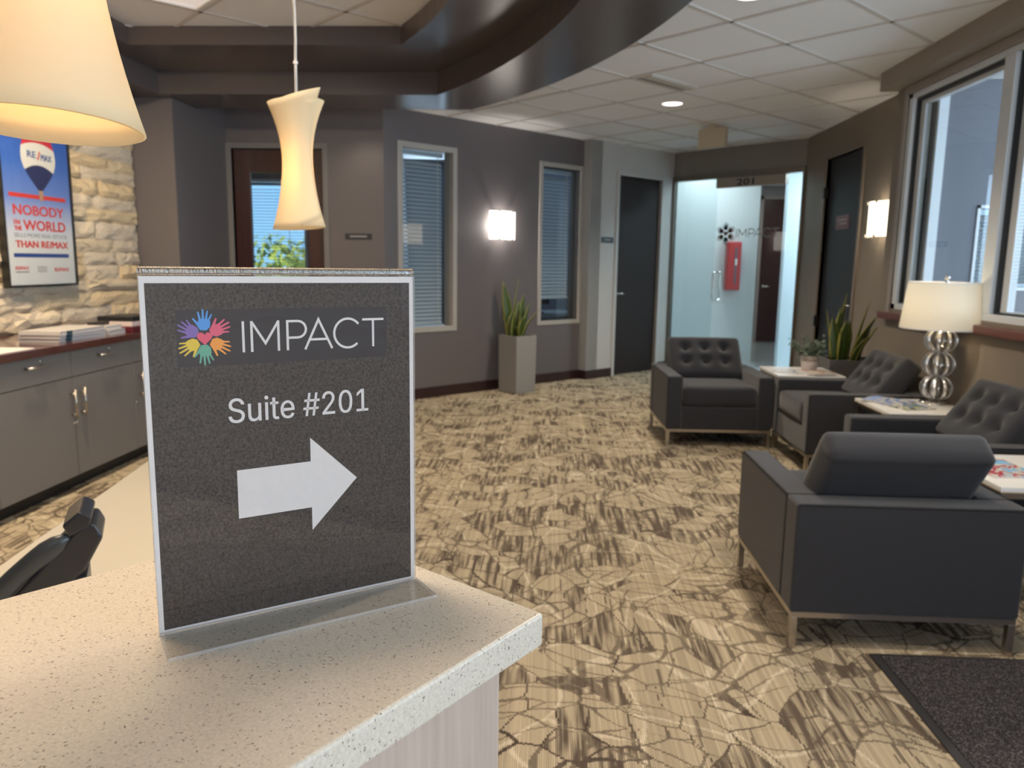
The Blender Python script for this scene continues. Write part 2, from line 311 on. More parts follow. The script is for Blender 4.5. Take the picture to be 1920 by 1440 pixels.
# ------------------------------------------------------------------ helpers
def new_bm(): return bmesh.new()
def obj(name, bm, m=None, parent=None, smooth=False, bevel=0.0, seg=2, kind=None):
    me = bpy.data.meshes.new(name)
    bmesh.ops.recalc_face_normals(bm, faces=bm.faces[:])
    bm.to_mesh(me); bm.free()
    if m is not None:
        for x in (m if isinstance(m, (list, tuple)) else [m]): me.materials.append(x)
    if smooth:
        for p in me.polygons: p.use_smooth = True
    o = bpy.data.objects.new(name, me); COL.objects.link(o)
    if bevel:
        b = o.modifiers.new('bevel', 'BEVEL'); b.width = bevel; b.segments = seg; b.limit_method = 'ANGLE'; b.angle_limit = 0.6; b.harden_normals = False
        for p in me.polygons: p.use_smooth = True
        ws = o.modifiers.new('normals', 'WEIGHTED_NORMAL'); ws.keep_sharp = True
    if parent is not None: o.parent = parent
    if kind: o['kind'] = kind
    return o
def tag(o, label, cat, group=None, kind=None):
    o['label'] = label; o['category'] = cat
    if group: o['group'] = group
    if kind: o['kind'] = kind
    return o
def thing(name, label, cat, loc=(0, 0, 0), rz=0.0, group=None):
    o = bpy.data.objects.new(name, None); COL.objects.link(o); o.location = loc; o.rotation_euler = (0, 0, rz); o.empty_display_size = 0.1
    return tag(o, label, cat, group)
def struct(o, label=None):
    o['kind'] = 'structure'
    if label: o['label'] = label
    return o
def box(bm, x0, x1, y0, y1, z0, z1, mi=0):
    vs_ = [bm.verts.new((x, y, z)) for z in (z0, z1) for y in (y0, y1) for x in (x0, x1)]
    for q in ((0, 2, 3, 1), (4, 5, 7, 6), (0, 1, 5, 4), (2, 6, 7, 3), (0, 4, 6, 2), (1, 3, 7, 5)):
        f = bm.faces.new([vs_[i] for i in q]); f.material_index = mi
    return vs_
def xbox(bm, mtx, x0, x1, y0, y1, z0, z1, mi=0):
    for v in box(bm, x0, x1, y0, y1, z0, z1, mi): v.co = mtx @ v.co
def prism(bm, pts, z0, z1, mi=0):
    lo = [bm.verts.new((p[0], p[1], z0)) for p in pts]; hi = [bm.verts.new((p[0], p[1], z1)) for p in pts]
    n = len(pts)
    bm.faces.new(lo[::-1]).material_index = mi; bm.faces.new(hi).material_index = mi
    for i in range(n): bm.faces.new((lo[i], lo[(i+1) % n], hi[(i+1) % n], hi[i])).material_index = mi
def tube(bm, pts, r, n=8, closed=False):
    pts = [Vector(p) for p in pts]; rings = []
    k = len(pts)
    rr = r if isinstance(r, (list, tuple)) else [r]*k
    for i, p in enumerate(pts):
        a = pts[(i-1) % k] if (closed or i > 0) else p; b = pts[(i+1) % k] if (closed or i < k-1) else p
        d = (b-a).normalized(); u = d.orthogonal() if abs(d.z) > 0.95 else d.cross(Vector((0, 0, 1)))
        if abs(d.z) > 0.95: u = Vector((1, 0, 0)) - d*d.x
        u.normalize(); w = d.cross(u)
        rings.append([bm.verts.new(p + (u*math.cos(2*PI*j/n) + w*math.sin(2*PI*j/n))*rr[i]) for j in range(n)])
    for i in range(k if closed else k-1):
        A, B = rings[i], rings[(i+1) % k]
        for j in range(n): bm.faces.new((A[j], A[(j+1) % n], B[(j+1) % n], B[j]))
    if not closed:
        bm.faces.new(rings[0][::-1]); bm.faces.new(rings[-1])
def lathe(bm, prof, n=24, c=(0, 0, 0)):
    rings = []
    for r, z in prof:
        rings.append([bm.verts.new((c[0]+r*math.cos(2*PI*j/n), c[1]+r*math.sin(2*PI*j/n), c[2]+z)) for j in range(n)] if r > 1e-6 else [bm.verts.new((c[0], c[1], c[2]+z))])
    for A, B in zip(rings, rings[1:]):
        for j in range(n):
            a = A[j % len(A)]; a2 = A[(j+1) % len(A)]; b = B[j % len(B)]; b2 = B[(j+1) % len(B)]
            q = [a] + ([a2] if a2 is not a else []) + ([b2] if b2 is not b else []) + [b]
            if len(q) >= 3: bm.faces.new(q)
def cyl(bm, c, r, z0, z1, n=20): lathe(bm, [(0, z0), (r, z0), (r, z1), (0, z1)], n, c)
class Frame:
    """a vertical plane in the room: s along it, n out of it towards the room, z up"""
    def __init__(self, p, d, n):
        self.p = Vector((p[0], p[1], 0)); self.d = Vector((d[0], d[1], 0)).normalized(); self.n = Vector((n[0], n[1], 0)).normalized()
        self.m = Matrix(((self.d.x, self.n.x, 0, self.p.x), (self.d.y, self.n.y, 0, self.p.y), (0, 0, 1, 0), (0, 0, 0, 1)))
    def pt(self, s, z, o=0.0): return self.p + self.d*s + self.n*o + Vector((0, 0, z))
    def box(self, bm, s0, s1, n0, n1, z0, z1, mi=0): xbox(bm, self.m, s0, s1, n0, n1, z0, z1, mi)
    def poly(self, bm, pts, off, mi=0):
        f = bm.faces.new([bm.verts.new(self.pt(s, z, off)) for s, z in pts]); f.material_index = mi
        return f
def wall(name, F, s0, s1, z0, z1, holes, m, th=0.14, label=None):
    """wall pieces behind the plane of F around rectangular holes (sa, sb, za, zb)"""
    bm = new_bm(); ss = sorted({s0, s1, *[h[0] for h in holes], *[h[1] for h in holes]})
    for a, b in zip(ss, ss[1:]):
        cuts = sorted([(h[2], h[3]) for h in holes if h[0] <= a+1e-6 and h[1] >= b-1e-6])
        z = z0
        for c in cuts:
            if c[0] > z + 1e-6: F.box(bm, a, b, -th, 0, z, c[0])
            z = c[1]
        if z < z1 - 1e-6: F.box(bm, a, b, -th, 0, z, z1)
    bmesh.ops.remove_doubles(bm, verts=bm.verts[:], dist=1e-5)
    return struct(obj(name, bm, m), label)
FONT_OK = [None, False]
def get_font():
    if not FONT_OK[1]:
        FONT_OK[1] = True
        try:
            import os
            p = os.path.join(bpy.utils.system_resource('DATAFILES'), 'fonts', 'Inter.woff2')
            FONT_OK[0] = bpy.data.fonts.load(p) if os.path.exists(p) else None
        except Exception:
            FONT_OK[0] = None
    return FONT_OK[0]
def text_polys(body, bold=0.0, sans=False):
    cu = bpy.data.curves.new('text', 'FONT'); cu.body = body; cu.resolution_u = 3
    f = get_font() if sans else None
    if f: cu.font = f
    cu.offset = bold; cu.dimensions = '2D'; cu.fill_mode = 'FRONT'
    o = bpy.data.objects.new('text', cu); COL.objects.link(o)
    dg = bpy.context.evaluated_depsgraph_get(); ev = o.evaluated_get(dg); me = ev.to_mesh()
    vs_ = [(v.co.x, v.co.y) for v in me.vertices]; fs = [list(p.vertices) for p in me.polygons]
    ev.to_mesh_clear(); bpy.data.objects.remove(o); bpy.data.curves.remove(cu)
    return vs_, fs
def put_text(name, F, body, s0, s1, z0, z1, off, m, parent, bold=0.0, thick=0.0):
    """flat lettering fitted to the box s0..s1, z0..z1 on the plane of F"""
    v, fs = text_polys(body, bold, name == 'suite_text')
    xs = [a for a, _ in v]; ys = [b for _, b in v]; x0, x1, y0, y1 = min(xs), max(xs), min(ys), max(ys)
    bm = new_bm()
    for k, (dx, dz) in enumerate([(0, 0)] if not thick else [(-1, -.5), (0, .5), (1, -.5), (-.5, .5), (.5, .5), (0, -.5)]):   # heavier lettering: the outline laid down several times
        bv = [bm.verts.new(F.pt(s0+thick + (a-x0)/(x1-x0)*(s1-s0-2*thick) + dx*thick, z0 + (b-y0)/(y1-y0)*(z1-z0) + dz*thick*.6, off + k*.00003)) for a, b in v]
        for f in fs:
            try: bm.faces.new([bv[i] for i in f])
            except ValueError: pass
    return obj(name, bm, m, parent)
def stroke(bm, F, pts, w, off, closed=False):
    """a flat pen stroke of width w along pts (s, z)"""
    P = [Vector((a, b)) for a, b in pts]; L_, R_ = [], []; n = len(P)
    for i, p in enumerate(P):
        d1 = (P[i]-P[i-1]).normalized() if i > 0 else None; d2 = (P[i+1]-P[i]).normalized() if i < n-1 else None
        if d1 is None: d1 = d2
        if d2 is None: d2 = d1
        t = (d1+d2)
        t = t.normalized() if t.length > 1e-6 else d1
        nn = Vector((-t.y, t.x)); k = max(0.35, nn.dot(Vector((-d1.y, d1.x))))
        L_.append(bm.verts.new(F.pt(*(p+nn*w/2/k), off))); R_.append(bm.verts.new(F.pt(*(p-nn*w/2/k), off)))
    for i in range(n-1): bm.faces.new((L_[i], R_[i], R_[i+1], L_[i+1]))
def arc(cx, cz, rx, rz, a0, a1, n=20):
    return [(cx+rx*math.cos(math.radians(a0+(a1-a0)*i/n)), cz+rz*math.sin(math.radians(a0+(a1-a0)*i/n))) for i in range(n+1)]
def blob(bm, F, pts, off): F.poly(bm, pts, off)
def hand_shape(bm, F, cx, cz, ang, size, off, flip=1):
    """flat open hand: palm and five tapered fingers, pointing outwards at angle ang (degrees)"""
    ca, sa = math.cos(math.radians(ang-90)), math.sin(math.radians(ang-90))
    def T(x, y): x *= flip; return (cx+(x*ca-y*sa)*size, cz+(x*sa+y*ca)*size)
    palm = [(-.20, -.50), (.10, -.52), (.27, -.36), (.30, -.12), (.27, .05), (-.24, .08), (-.30, -.12), (-.30, -.34)]
    F.poly(bm, [T(*p) for p in palm], off)
    k = 0
    for bx, by, tx, ty, w0, w1 in ((-.19, .0, -.27, .40, .125, .075), (-.05, .0, -.04, .52, .13, .075), (.09, .0, .18, .44, .125, .075), (.21, -.02, .37, .28, .115, .065), (-.22, -.30, -.52, .08, .17, .08)):
        k += 1
        d = Vector((tx-bx, ty-by)); d.normalize(); n = Vector((-d.y, d.x)); b_ = Vector((bx, by)) - d*0.08; t_ = Vector((tx, ty))
        pts = [b_+n*w0/2, b_-n*w0/2, t_-n*w1/2] + [t_ + d*w1*.5*math.sin(a) - n*w1*.5*math.cos(a) for a in (0.8, 1.57, 2.34)] + [t_+n*w1/2]
        F.poly(bm, [T(p.x, p.y) for p in pts], off + 0.00002*k)
def heart_shape(bm, F, cx, cz, r, off):
    pts = []
    for i in range(28):
        t = 2*PI*i/28
        pts.append((cx + r*16*math.sin(t)**3/16, cz + r*(13*math.cos(t)-5*math.cos(2*t)-2*math.cos(3*t)-math.cos(4*t))/16))
    F.poly(bm, pts[::-1], off)

R2 = 2**0.5
CE = 2.745
FA = Frame((-1.563, 7.207), (1, 1), (1, -1))          # charcoal wall with the two tall windows
FL = Frame((0.425, 9.025), (1, 1), (1, -1))           # light grey wall with the dark door
FG = Frame((1.525, 10.125), (1, -1), (-1, -1))        # glass entrance
FR = Frame((2.775, 5.87), (0, 1), (-1, 0))            # taupe wall on the right (s grows away from us)
FW_ = Frame((2.49, 5.87), (0, -1), (-1, 0))           # window wall on the right (s grows towards us)
FD = Frame((-3.03, 7.207), (1, 0), (0, -1))           # charcoal wall with the glazed wood door
FS = Frame((-3.33, 0), (0, 1), (1, 0))                # stone wall (s = y)

# ------------------------------------------------------------------ the setting
bm = new_bm(); box(bm, -6.5, 7, -3.6, 10.9, -0.1, 0.0); struct(obj('floor', bm, CARPET))
HALLF = mat('pale_hall_tile', (0.62, 0.66, 0.68), 0.12)
bm = new_bm(); prism(bm, [(1.55, 10.2), (2.82, 8.93), (6.5, 8.93), (6.5, 15), (0.9, 15), (0.9, 10.9)], 0.0, 0.006)
struct(obj('floor_hall', bm, HALLF))

wall('wall_charcoal_window', FA, 0, 2.691, 0, 2.80, [(.20, .80, .71, 2.41), (2.044, 2.635, .71, 2.40)], GREYWALL)
bm = new_bm(); prism(bm, [(.34, 9.11), (.425, 9.025), (.56, 9.16), (.475, 9.245)], 0, 2.8); struct(obj('wall_light_return', bm, LIGHTWALL))
wall('wall_light_door', FL, 0, 1.556, 0, 2.80, [(.50, 1.31, -0.01, 2.39)], LIGHTWALL)
wall('wall_glass_header', FG, 0, 1.768, 2.45, 2.80, [], mat('greige_header_paint', (0.20, 0.185, 0.165), 0.55))
wall('wall_taupe', FR, 0, 3.005, 0, 2.80, [(1.40, 2.33, -0.01, 2.43)], BROWNWALL)
wall('wall_right_window', FW_, 0, 9.3, 0, 2.80, [(.075, 6.80, 1.06, 2.56)], BROWNWALL, th=0.10)
bm = new_bm(); box(bm, 2.49, 2.90, 5.87, 5.98, 0, 2.8); struct(obj('wall_right_return', bm, BROWNWALL))
wall('wall_charcoal_door', FD, 0, 1.467, 0, 2.80, [(.045, .90, -0.01, 2.36)], GREYWALL)
bm = new_bm(); box(bm, -3.17, -3.03, 6.2, 7.207, 0, 2.9); box(bm, -3.5, -3.17, 6.2, 6.34, 0, 2.9)
bmesh.ops.remove_doubles(bm, verts=bm.verts[:], dist=1e-5); struct(obj('wall_charcoal_pier', bm, GREYWALL))
bm = new_bm(); box(bm, -3.55, -3.40, -3.4, 6.2, 0, 2.95); WL = struct(obj('wall_left_stone', bm, mat('stone_backing_mortar', (0.20, 0.16, 0.115), 0.95)))
bm = new_bm(); box(bm, -3.55, -0.3, -3.4, -3.25, 0, 2.95); box(bm, -0.3, 2.49, -3.4, -3.25, 2.65, 2.95); box(bm, 2.4, 2.6, -3.4, -3.25, 0, 2.65); box(bm, -0.3, 2.4, -3.4, -3.25, 0, 0.25)
struct(obj('wall_back', bm, BROWNWALL))

# ledge stones of the left wall: each one its own piece
def ledge_mesh(seed):
    r = random.Random(seed); bm = new_bm(); nx, nz = 6, 3; g = []
    for k in range(nz+1):
        row = []
        for i in range(nx+1):
            ed = (i in (0, nx)) or (k in (0, nz))
            d = r.uniform(0.0, 0.5) if ed else r.uniform(0.55, 1.0)
            row.append(bm.verts.new((d, (i/nx-.5) + (0 if i in (0, nx) else r.uniform(-.05, .05)), (k/nz-.5) + (r.uniform(-.05, .05) if k in (0, nz) else r.uniform(-.1, .1)))))
        g.append(row)
    for k in range(nz):
        for i in range(nx): bm.faces.new((g[k][i], g[k][i+1], g[k+1][i+1], g[k+1][i]))
    rim = [g[0][i] for i in range(nx+1)] + [g[k][nx] for k in range(1, nz+1)] + [g[nz][i] for i in range(nx-1, -1, -1)] + [g[k][0] for k in range(nz-1, 0, -1)]
    bk = [bm.verts.new((-1.0, v.co.y, v.co.z)) for v in rim]
    for i in range(len(rim)): bm.faces.new((rim[i], bk[i], bk[(i+1) % len(rim)], rim[(i+1) % len(rim)]))
    bmesh.ops.recalc_face_normals(bm, faces=bm.faces[:])
    me = bpy.data.meshes.new('stone'); bm.to_mesh(me); bm.free(); me.materials.append(STONE)
    return me
LEDGE = [ledge_mesh(i) for i in range(14)]
rs = random.Random(5); zz = 0.862
while zz < 2.72:
    h = rs.choice((.078, .088, .095, .108, .125)); h = min(h, 2.76-zz); y = 6.195 - rs.uniform(0, .02)
    while y > 3.1:
        ln = rs.uniform(.26, .74)
        o = bpy.data.objects.new('stone', rs.choice(LEDGE)); COL.objects.link(o); o.parent = WL
        o.location = (-3.372, y-ln/2, zz+h/2); o.scale = (rs.uniform(.024, .05), ln-.004, (h-.003)*1.03)
        y -= ln
    zz += h

# baseboards
def base(name, F, s0, s1):
    bm = new_bm(); F.box(bm, s0, s1, 0, .014, 0, .105); return struct(obj(name, bm, BASEB, bevel=.002))
base('baseboard_charcoal_window', FA, 0, 2.68); base('baseboard_light_door', FL, -.01, .45); base('baseboard_light_door', FL, 1.36, 1.55)
base('baseboard_light_return', Frame((.34, 9.11), (1, -1), (-1, -1)), 0, .125)
base('baseboard_taupe', FR, 0, 1.35); base('baseboard_taupe', FR, 2.38, 3.0)
base('baseboard_charcoal_door', FD, .96, 1.46); base('baseboard_right_window', FW_, 0, 8.9)

# ------------------------------------------------------------------ ceiling: soffit ring, stepped tray, tiles
def arc_x(c, r, y): return c[0] + math.sqrt(max(0, r*r-(y-c[1])**2))
CO, RO = (-5.198, 2.697), 5.975; CI, RI = (-5.472, 2.592), 5.742; CF, RF = (-5.30, 2.65), 5.04
YB = -1.3; NA = 40
def ring(xl, yt, c, r, yb):
    p = [(xl, yb), (xl, yt)]
    xs = arc_x(c, r, yt)
    for i in range(1, 13): p.append((xl + (xs-xl)*i/12, yt))
    for i in range(1, NA+1): y = yt + (yb-yt)*i/NA; p.append((arc_x(c, r, y), y))
    return p
RO_ = ring(-3.40, 6.62, CO, RO, -1.9); RI_ = ring(-3.06, 6.06, CI, RI, -1.3); RF_ = ring(-2.88, 5.33, CF, RF, -0.8)
bm = new_bm()
def loop(P, z): return [bm.verts.new((x, y, z)) for x, y in P]
def strip(A, B):
    n = len(A)
    for i in range(n): bm.faces.new((A[i], A[(i+1) % n], B[(i+1) % n], B[i]))
Z2, Z1, ZT = 2.60, 2.765, 2.885
o_top, o_bot, i_bot, i_top, f_bot, f_top = loop(RO_, 2.80), loop(RO_, Z2), loop(RI_, Z2), loop(RI_, Z1), loop(RF_, Z1), loop(RF_, ZT+.05)
for A, B in ((o_top, o_bot), (o_bot, i_bot), (i_bot, i_top), (i_top, f_bot), (f_bot, f_top)): strip(A, B)
so = obj('ceiling_soffit', bm, SOFFIT); struct(so, 'dark grey stepped soffit ring with curved right side')
for p in so.data.polygons: p.use_smooth = False
def in_poly(P, x, y):
    c = False; n = len(P)
    for i in range(n):
        x1, y1 = P[i]; x2, y2 = P[(i+1) % n]
        if (y1 > y) != (y2 > y) and x < (x2-x1)*(y-y1)/(y2-y1)+x1: c = not c
    return c
MID = [((a[0]+b[0])/2, (a[1]+b[1])/2) for a, b in zip(RO_, RI_)]
ROOM = [(-3.45, -3.3), (2.55, -3.3), (2.55, 5.9), (2.85, 5.9), (2.85, 8.9), (1.525, 10.2), (.34, 9.2), (-1.6, 7.3), (-3.1, 7.3), (-3.1, 6.3), (-3.45, 6.3)]
# slabs over everything
bm = new_bm(); box(bm, -6.5, 7, -3.6, 15.2, 2.95, 3.05); struct(obj('ceiling_slab', bm, WHITEWALL))
def clip_cells(P_in, P_out, x0, u0, v0, p, k):
    out = []
    for i in range(k):
        for j in range(k):
            u = u0 + p*(i+.5)/k; v = v0 + p*(j+.5)/k
            x, y = (u+v)/R2, (u-v)/R2
            out.append(in_poly(P_in, x, y) and not (P_out and in_poly(P_out, x, y)))
    return out
def tile_grid(cname, P_in, P_out, z, ub, vb, p, rng, skip=()):
    bmc = new_bm(); cx, cy = P_in[0]
    prism(bmc, [(-.001, -.001), (.001, -.001), (.001, .001), (-.001, .001)], 2.90, 2.901)
    root = struct(obj(cname, bmc, TILE))
    G = .010; K = 10; cache = {}
    for a in range(*rng[0]):
        for b in range(*rng[1]):
            if (a, b) in skip: continue
            u0, v0 = ub + a*p, vb + b*p
            c = clip_cells(P_in, P_out, 0, u0, v0, p, K)
            if not any(c): continue
            bm = new_bm()
            if all(c):
                if 'full' not in cache:
                    prism(bm, [(G, G), (p-G, G), (p-G, p-G), (G, p-G)], 0, .016)
                    bmesh.ops.recalc_face_normals(bm, faces=bm.faces[:])
                    me = bpy.data.meshes.new('ceiling_tile'); bm.to_mesh(me); me.materials.append(TILE); cache['full'] = me
                bm.free(); me = cache['full']
            else:
                g = {}
                def V(i, j):
                    if (i, j) not in g: g[(i, j)] = bm.verts.new((min(max(p*i/K, G), p-G), min(max(p*j/K, G), p-G), 0))
                    return g[(i, j)]
                for i in range(K):
                    for j in range(K):
                        if c[i*K+j]: bm.faces.new((V(i, j), V(i+1, j), V(i+1, j+1), V(i, j+1)))
                bmesh.ops.dissolve_limit(bm, angle_limit=.01, verts=bm.verts[:], edges=bm.edges[:])
                r = bmesh.ops.extrude_face_region(bm, geom=bm.faces[:])
                for v in r['geom']:
                    if isinstance(v, bmesh.types.BMVert): v.co.z += .016
                bmesh.ops.recalc_face_normals(bm, faces=bm.faces[:])
                me = bpy.data.meshes.new('ceiling_tile'); bm.to_mesh(me); bm.free(); me.materials.append(TILE)
            o = bpy.data.objects.new('ceiling_tile', me); COL.objects.link(o); o.parent = root
            # local x -> u direction (1,1), local y -> v direction (1,-1): mirrored frame is avoided by using (u, -v)
            o.matrix_world = Matrix(((1/R2, 1/R2, 0, (u0+v0)/R2), (1/R2, -1/R2, 0, (u0-v0)/R2), (0, 0, 1, z), (0, 0, 0, 1)))
    W = .013; H = .006
    for fam in (0, 1):
        r1, r2 = (rng[0], rng[1]) if fam == 0 else (rng[1], rng[0])
        b1, b2 = (ub, vb) if fam == 0 else (vb, ub)
        for a in range(r1[0], r1[1]+1):
            bm = new_bm(); q = b1 + a*p; N_ = (r2[1]-r2[0])*10; run = None
            for k in range(N_+1):
                t = b2 + r2[0]*p + p*(k+.5)/10
                u, v = (q, t) if fam == 0 else (t, q)
                x, y = (u+v)/R2, (u-v)/R2
                ok = k < N_ and in_poly(P_in, x, y) and not (P_out and in_poly(P_out, x, y))
                if ok and run is None: run = k
                if not ok and run is not None:
                    t0, t1 = b2 + r2[0]*p + p*run/10, b2 + r2[0]*p + p*k/10
                    cs = [(q-W, t0), (q+W, t0), (q+W, t1), (q-W, t1)]
                    if fam: cs = [(d, c) for c, d in cs]
                    prism(bm, [((c+d)/R2, (c-d)/R2) for c, d in cs], z-H, z+.004); run = None
            if bm.faces: obj('grid_bar', bm, TBAR, root)
            else: bm.free()
    return root
tile_grid('ceiling', ROOM, MID, CE, 4.715, -2.655, .64, ((-11, 7), (-7, 8)))
TRAY = [((a[0]*.6+b[0]*.4), (a[1]*.6+b[1]*.4)) for a, b in zip(RF_, RI_)]
tile_grid('ceiling_tray', TRAY, None, ZT, 1.97, -5.14, .655, ((-7, 4), (-2, 9)), skip={(-1, 0), (-2, 0)})
# lay-in light in the tray ceiling, upper left
FT = Frame((0, 0), (1, 1), (1, -1))
t = thing('ceiling_light', 'recessed rectangular lay-in light in the raised ceiling at upper left', 'light', ((1.97-.655-5.14+.33)/R2, (1.97-.655+5.14-.33)/R2, ZT))
t.rotation_euler = (0, 0, PI/4)
bm = new_bm()
for a in ((-.64, .64, -.315, -.29), (-.64, .64, .29, .315), (-.64, -.615, -.29, .29), (.615, .64, -.29, .29)): box(bm, *a, -.008, .03)
obj('frame', bm, mat('white_enamel', (.75, .73, .71), .4), t)
bm = new_bm(); box(bm, -.62, .62, -.295, .295, .004, .02); obj('diffuser', bm, mat('light_diffuser', (.8, .78, .75), .5, emit=(1, .86, .78), estr=0.42), t)
# bulkhead over the window wall on the right
bm = new_bm(); box(bm, 2.356, 2.80, -3.3, 5.98, 2.618, 2.80); struct(obj('ceiling_bulkhead', bm, mat('taupe_bulkhead_paint', (.27, .235, .20), .55)))

# slot diffuser, downlights, beige exit box
t = thing('air_diffuser', 'long slotted air diffuser set in the white tile ceiling', 'vent', (.86, 6.27, CE), PI/4)
bm = new_bm(); box(bm, -.29, .29, -.085, .085, -.008, .004); obj('plate', bm, mat('diffuser_metal', (.62, .58, .53), .5), t, bevel=.002)
for k in range(2):
    bm = new_bm(); box(bm, -.28, .28, .030+k*.028, .040+k*.028, -.0095, -.006); obj('slot', bm, BLACKG, t)
bm = new_bm(); box(bm, -.29, .29, -.07, -.015, -.016, -.009); obj('blade', bm, mat('diffuser_metal2', (.5, .46, .41), .5), t)
def downlight(x, y, label, e):
    t = thing('downlight', label, 'light', (x, y, CE))
    bm = new_bm(); lathe(bm, [(.086, -.001), (.094, -.006), (.100, -.001), (.100, .004), (.086, .004)], 28); obj('trim_ring', bm, mat('white_enamel', (.75, .73, .71), .4), t, smooth=True)
    bm = new_bm(); cyl(bm, (0, 0, 0), .086, -.003, .004, 28); obj('lens', bm, mat('lamp_lens', (.9, .9, .88), .4, emit=(1, .95, .86), estr=3.0), t)
    light('SPOT', 'downlight_bulb', (x, y, CE-.03), e, SOFT, .06, aim=(x, y, 0), spot=2.3, blend=.7)
downlight(1.02, 7.07, 'round downlight shining in the tile ceiling before the glass entrance', 170)
downlight(1.0, 4.31, 'round downlight mostly cut off by the top edge of the view', 120)
light('AREA', 'desk_lamp_and_fill', (-0.75, -0.75, 2.9), 115, (1.0, 0.83, 0.64), 0.5, 0.5, aim=(-0.55, -0.4, 0))  # unseen fill lamp added behind the camera to lift the counter shadows
for x, y in ((1.1, 2.2), (-1.7, 6.9)):
    light('SPOT', 'lobby_downlight', (x, y, 2.58 if x < 0 else CE-.03), 120 if x > 0 else 7, SOFT, .06, aim=(x, y, 0), spot=2.3, blend=.7)
t = thing('exit_sign_box', 'beige box hanging under the ceiling before the glass entrance', 'sign', (1.60, 8.16, CE), -PI/4)
bm = new_bm(); box(bm, -.16, .16, -.025, .025, -.215, -.02); obj('housing', bm, BEIGE, t, bevel=.004)
bm = new_bm(); box(bm, -.05, .05, -.035, .035, -.02, -.006); obj('canopy', bm, BEIGE, t)

# ------------------------------------------------------------------ windows and doors
def blind(F, s0, s1, z0, z1, depth, pitch, ang, parent, m=SLAT, w=.025):
    """hanging venetian blind: head rail, slats, cords, bottom rail"""
    bm = new_bm(); F.box(bm, s0, s1, depth-.02, depth+.02, z1-.04, z1); obj('head_rail', bm, m, parent)
    bm = new_bm(); F.box(bm, s0, s1, depth-.012, depth+.012, z0, z0+.018); obj('bottom_rail', bm, m, parent)
    n = int((z1-.05-z0-.02)/pitch); me = None
    for k in range(n):
        z = z0 + .03 + k*pitch
        if me is None:
            bm = new_bm(); c, s_ = math.cos(ang)*w/2, math.sin(ang)*w/2
            P = [(-c, -s_), (0, .002), (c, s_)]
            top = [[bm.verts.new(F.pt(x, zc, depth+yc)) for yc, zc in P] for x in (s0+.004, s1-.004)]
            bot = [[bm.verts.new(F.pt(x, zc-.0012, depth+yc)) for yc, zc in P] for x in (s0+.004, s1-.004)]
            for i in (0, 1):
                bm.faces.new((top[0][i], top[1][i], top[1][i+1], top[0][i+1])); bm.faces.new((bot[0][i], bot[0][i+1], bot[1][i+1], bot[1][i]))
            for i in (0, 2): bm.faces.new((top[0][i], bot[0][i], bot[1][i], top[1][i]))
            bmesh.ops.recalc_face_normals(bm, faces=bm.faces[:])
            me = bpy.data.meshes.new('slat'); bm.to_mesh(me); bm.free(); me.materials.append(m)
        o = bpy.data.objects.new('slat', me); COL.objects.link(o); o.parent = parent; o.location = (0, 0, z)
    for q in (.12, .88):
        bm = new_bm(); s = s0 + (s1-s0)*q; F.box(bm, s-.003, s+.003, depth+.014, depth+.017, z0, z1); obj('cord', bm, PAPER, parent)
def trimmed_window(name, F, a, b, z0, z1, w, label, gl, th=0.14, m=TRIMM):
    bm = new_bm(); F.box(bm, a, a+w, -.02, .012, z0, z1); F.box(bm, b-w, b, -.02, .012, z0, z1); F.box(bm, a+w, b-w, -.02, .012, z1-w, z1); F.box(bm, a+w, b-w, -.02, .012, z0, z0+w)
    # reveal lining
    for q in ((a+w-.006, a+w, z0+w, z1-w), (b-w, b-w+.006, z0+w, z1-w), (a+w, b-w, z1-w, z1-w+.006), (a+w, b-w, z0+w-.006, z0+w)): F.box(bm, q[0], q[1], -th, -.02, q[2], q[3])
    o = struct(obj(name, bm, m, bevel=.002), label)
    bm = new_bm(); F.box(bm, a+w, b-w, -.06, -.052, z0+w, z1-w); obj('pane', bm, gl, o)
    return o
w1 = trimmed_window('window_1', FA, .148, .851, .66, 2.46, .052, 'tall narrow window with blue blinds nearest the front desk', OFFGLASS)
blind(FA, .204, .742, .72, 2.40, -.10, .0385, -1.05, w1, w=.036)
w2 = trimmed_window('window_2', FA, 1.994, 2.685, .66, 2.45, .050, 'tall narrow window with blue blinds beside the light grey column', OFFGLASS)
blind(FA, 2.05, 2.575, .95, 2.39, -.10, .0385, -.95, w2, w=.036)

def door_trim(name, F, a, b, z1, w, m, sides='lr'):
    bm = new_bm()
    if 'l' in sides: F.box(bm, a-w, a, -.10, .014, 0, z1+w)
    if 'r' in sides: F.box(bm, b, b+w, -.10, .014, 0, z1+w)
    F.box(bm, a, b, -.10, .014, z1, z1+w)
    return struct(obj(name, bm, m, bevel=.003))
def lever(F, s, z, parent, d=1, off=0.0):
    bm = new_bm(); tube(bm, [F.pt(s, z, off), F.pt(s, z, off+.008)], .027, 16); tube(bm, [F.pt(s, z, off+.008), F.pt(s, z, off+.05)], .010, 10)
    tube(bm, [F.pt(s-.008*d, z, off+.05), F.pt(s+.05*d, z, off+.052), F.pt(s+.115*d, z, off+.048)], [.010, .010, .008], 10)
    return obj('handle', bm, CHROME, parent, smooth=True)
# dark door in the light grey wall
door_trim('trim_light_door', FL, .50, 1.31, 2.39, .05, LIGHTWALL)
bm = new_bm(); FL.box(bm, .504, 1.306, -.075, -.03, .008, 2.386); d = struct(obj('door_1', bm, DARKDOOR, bevel=.002), 'plain dark door in the light grey wall'); lever(FL, .54, 1.0, d, 1, -.03)
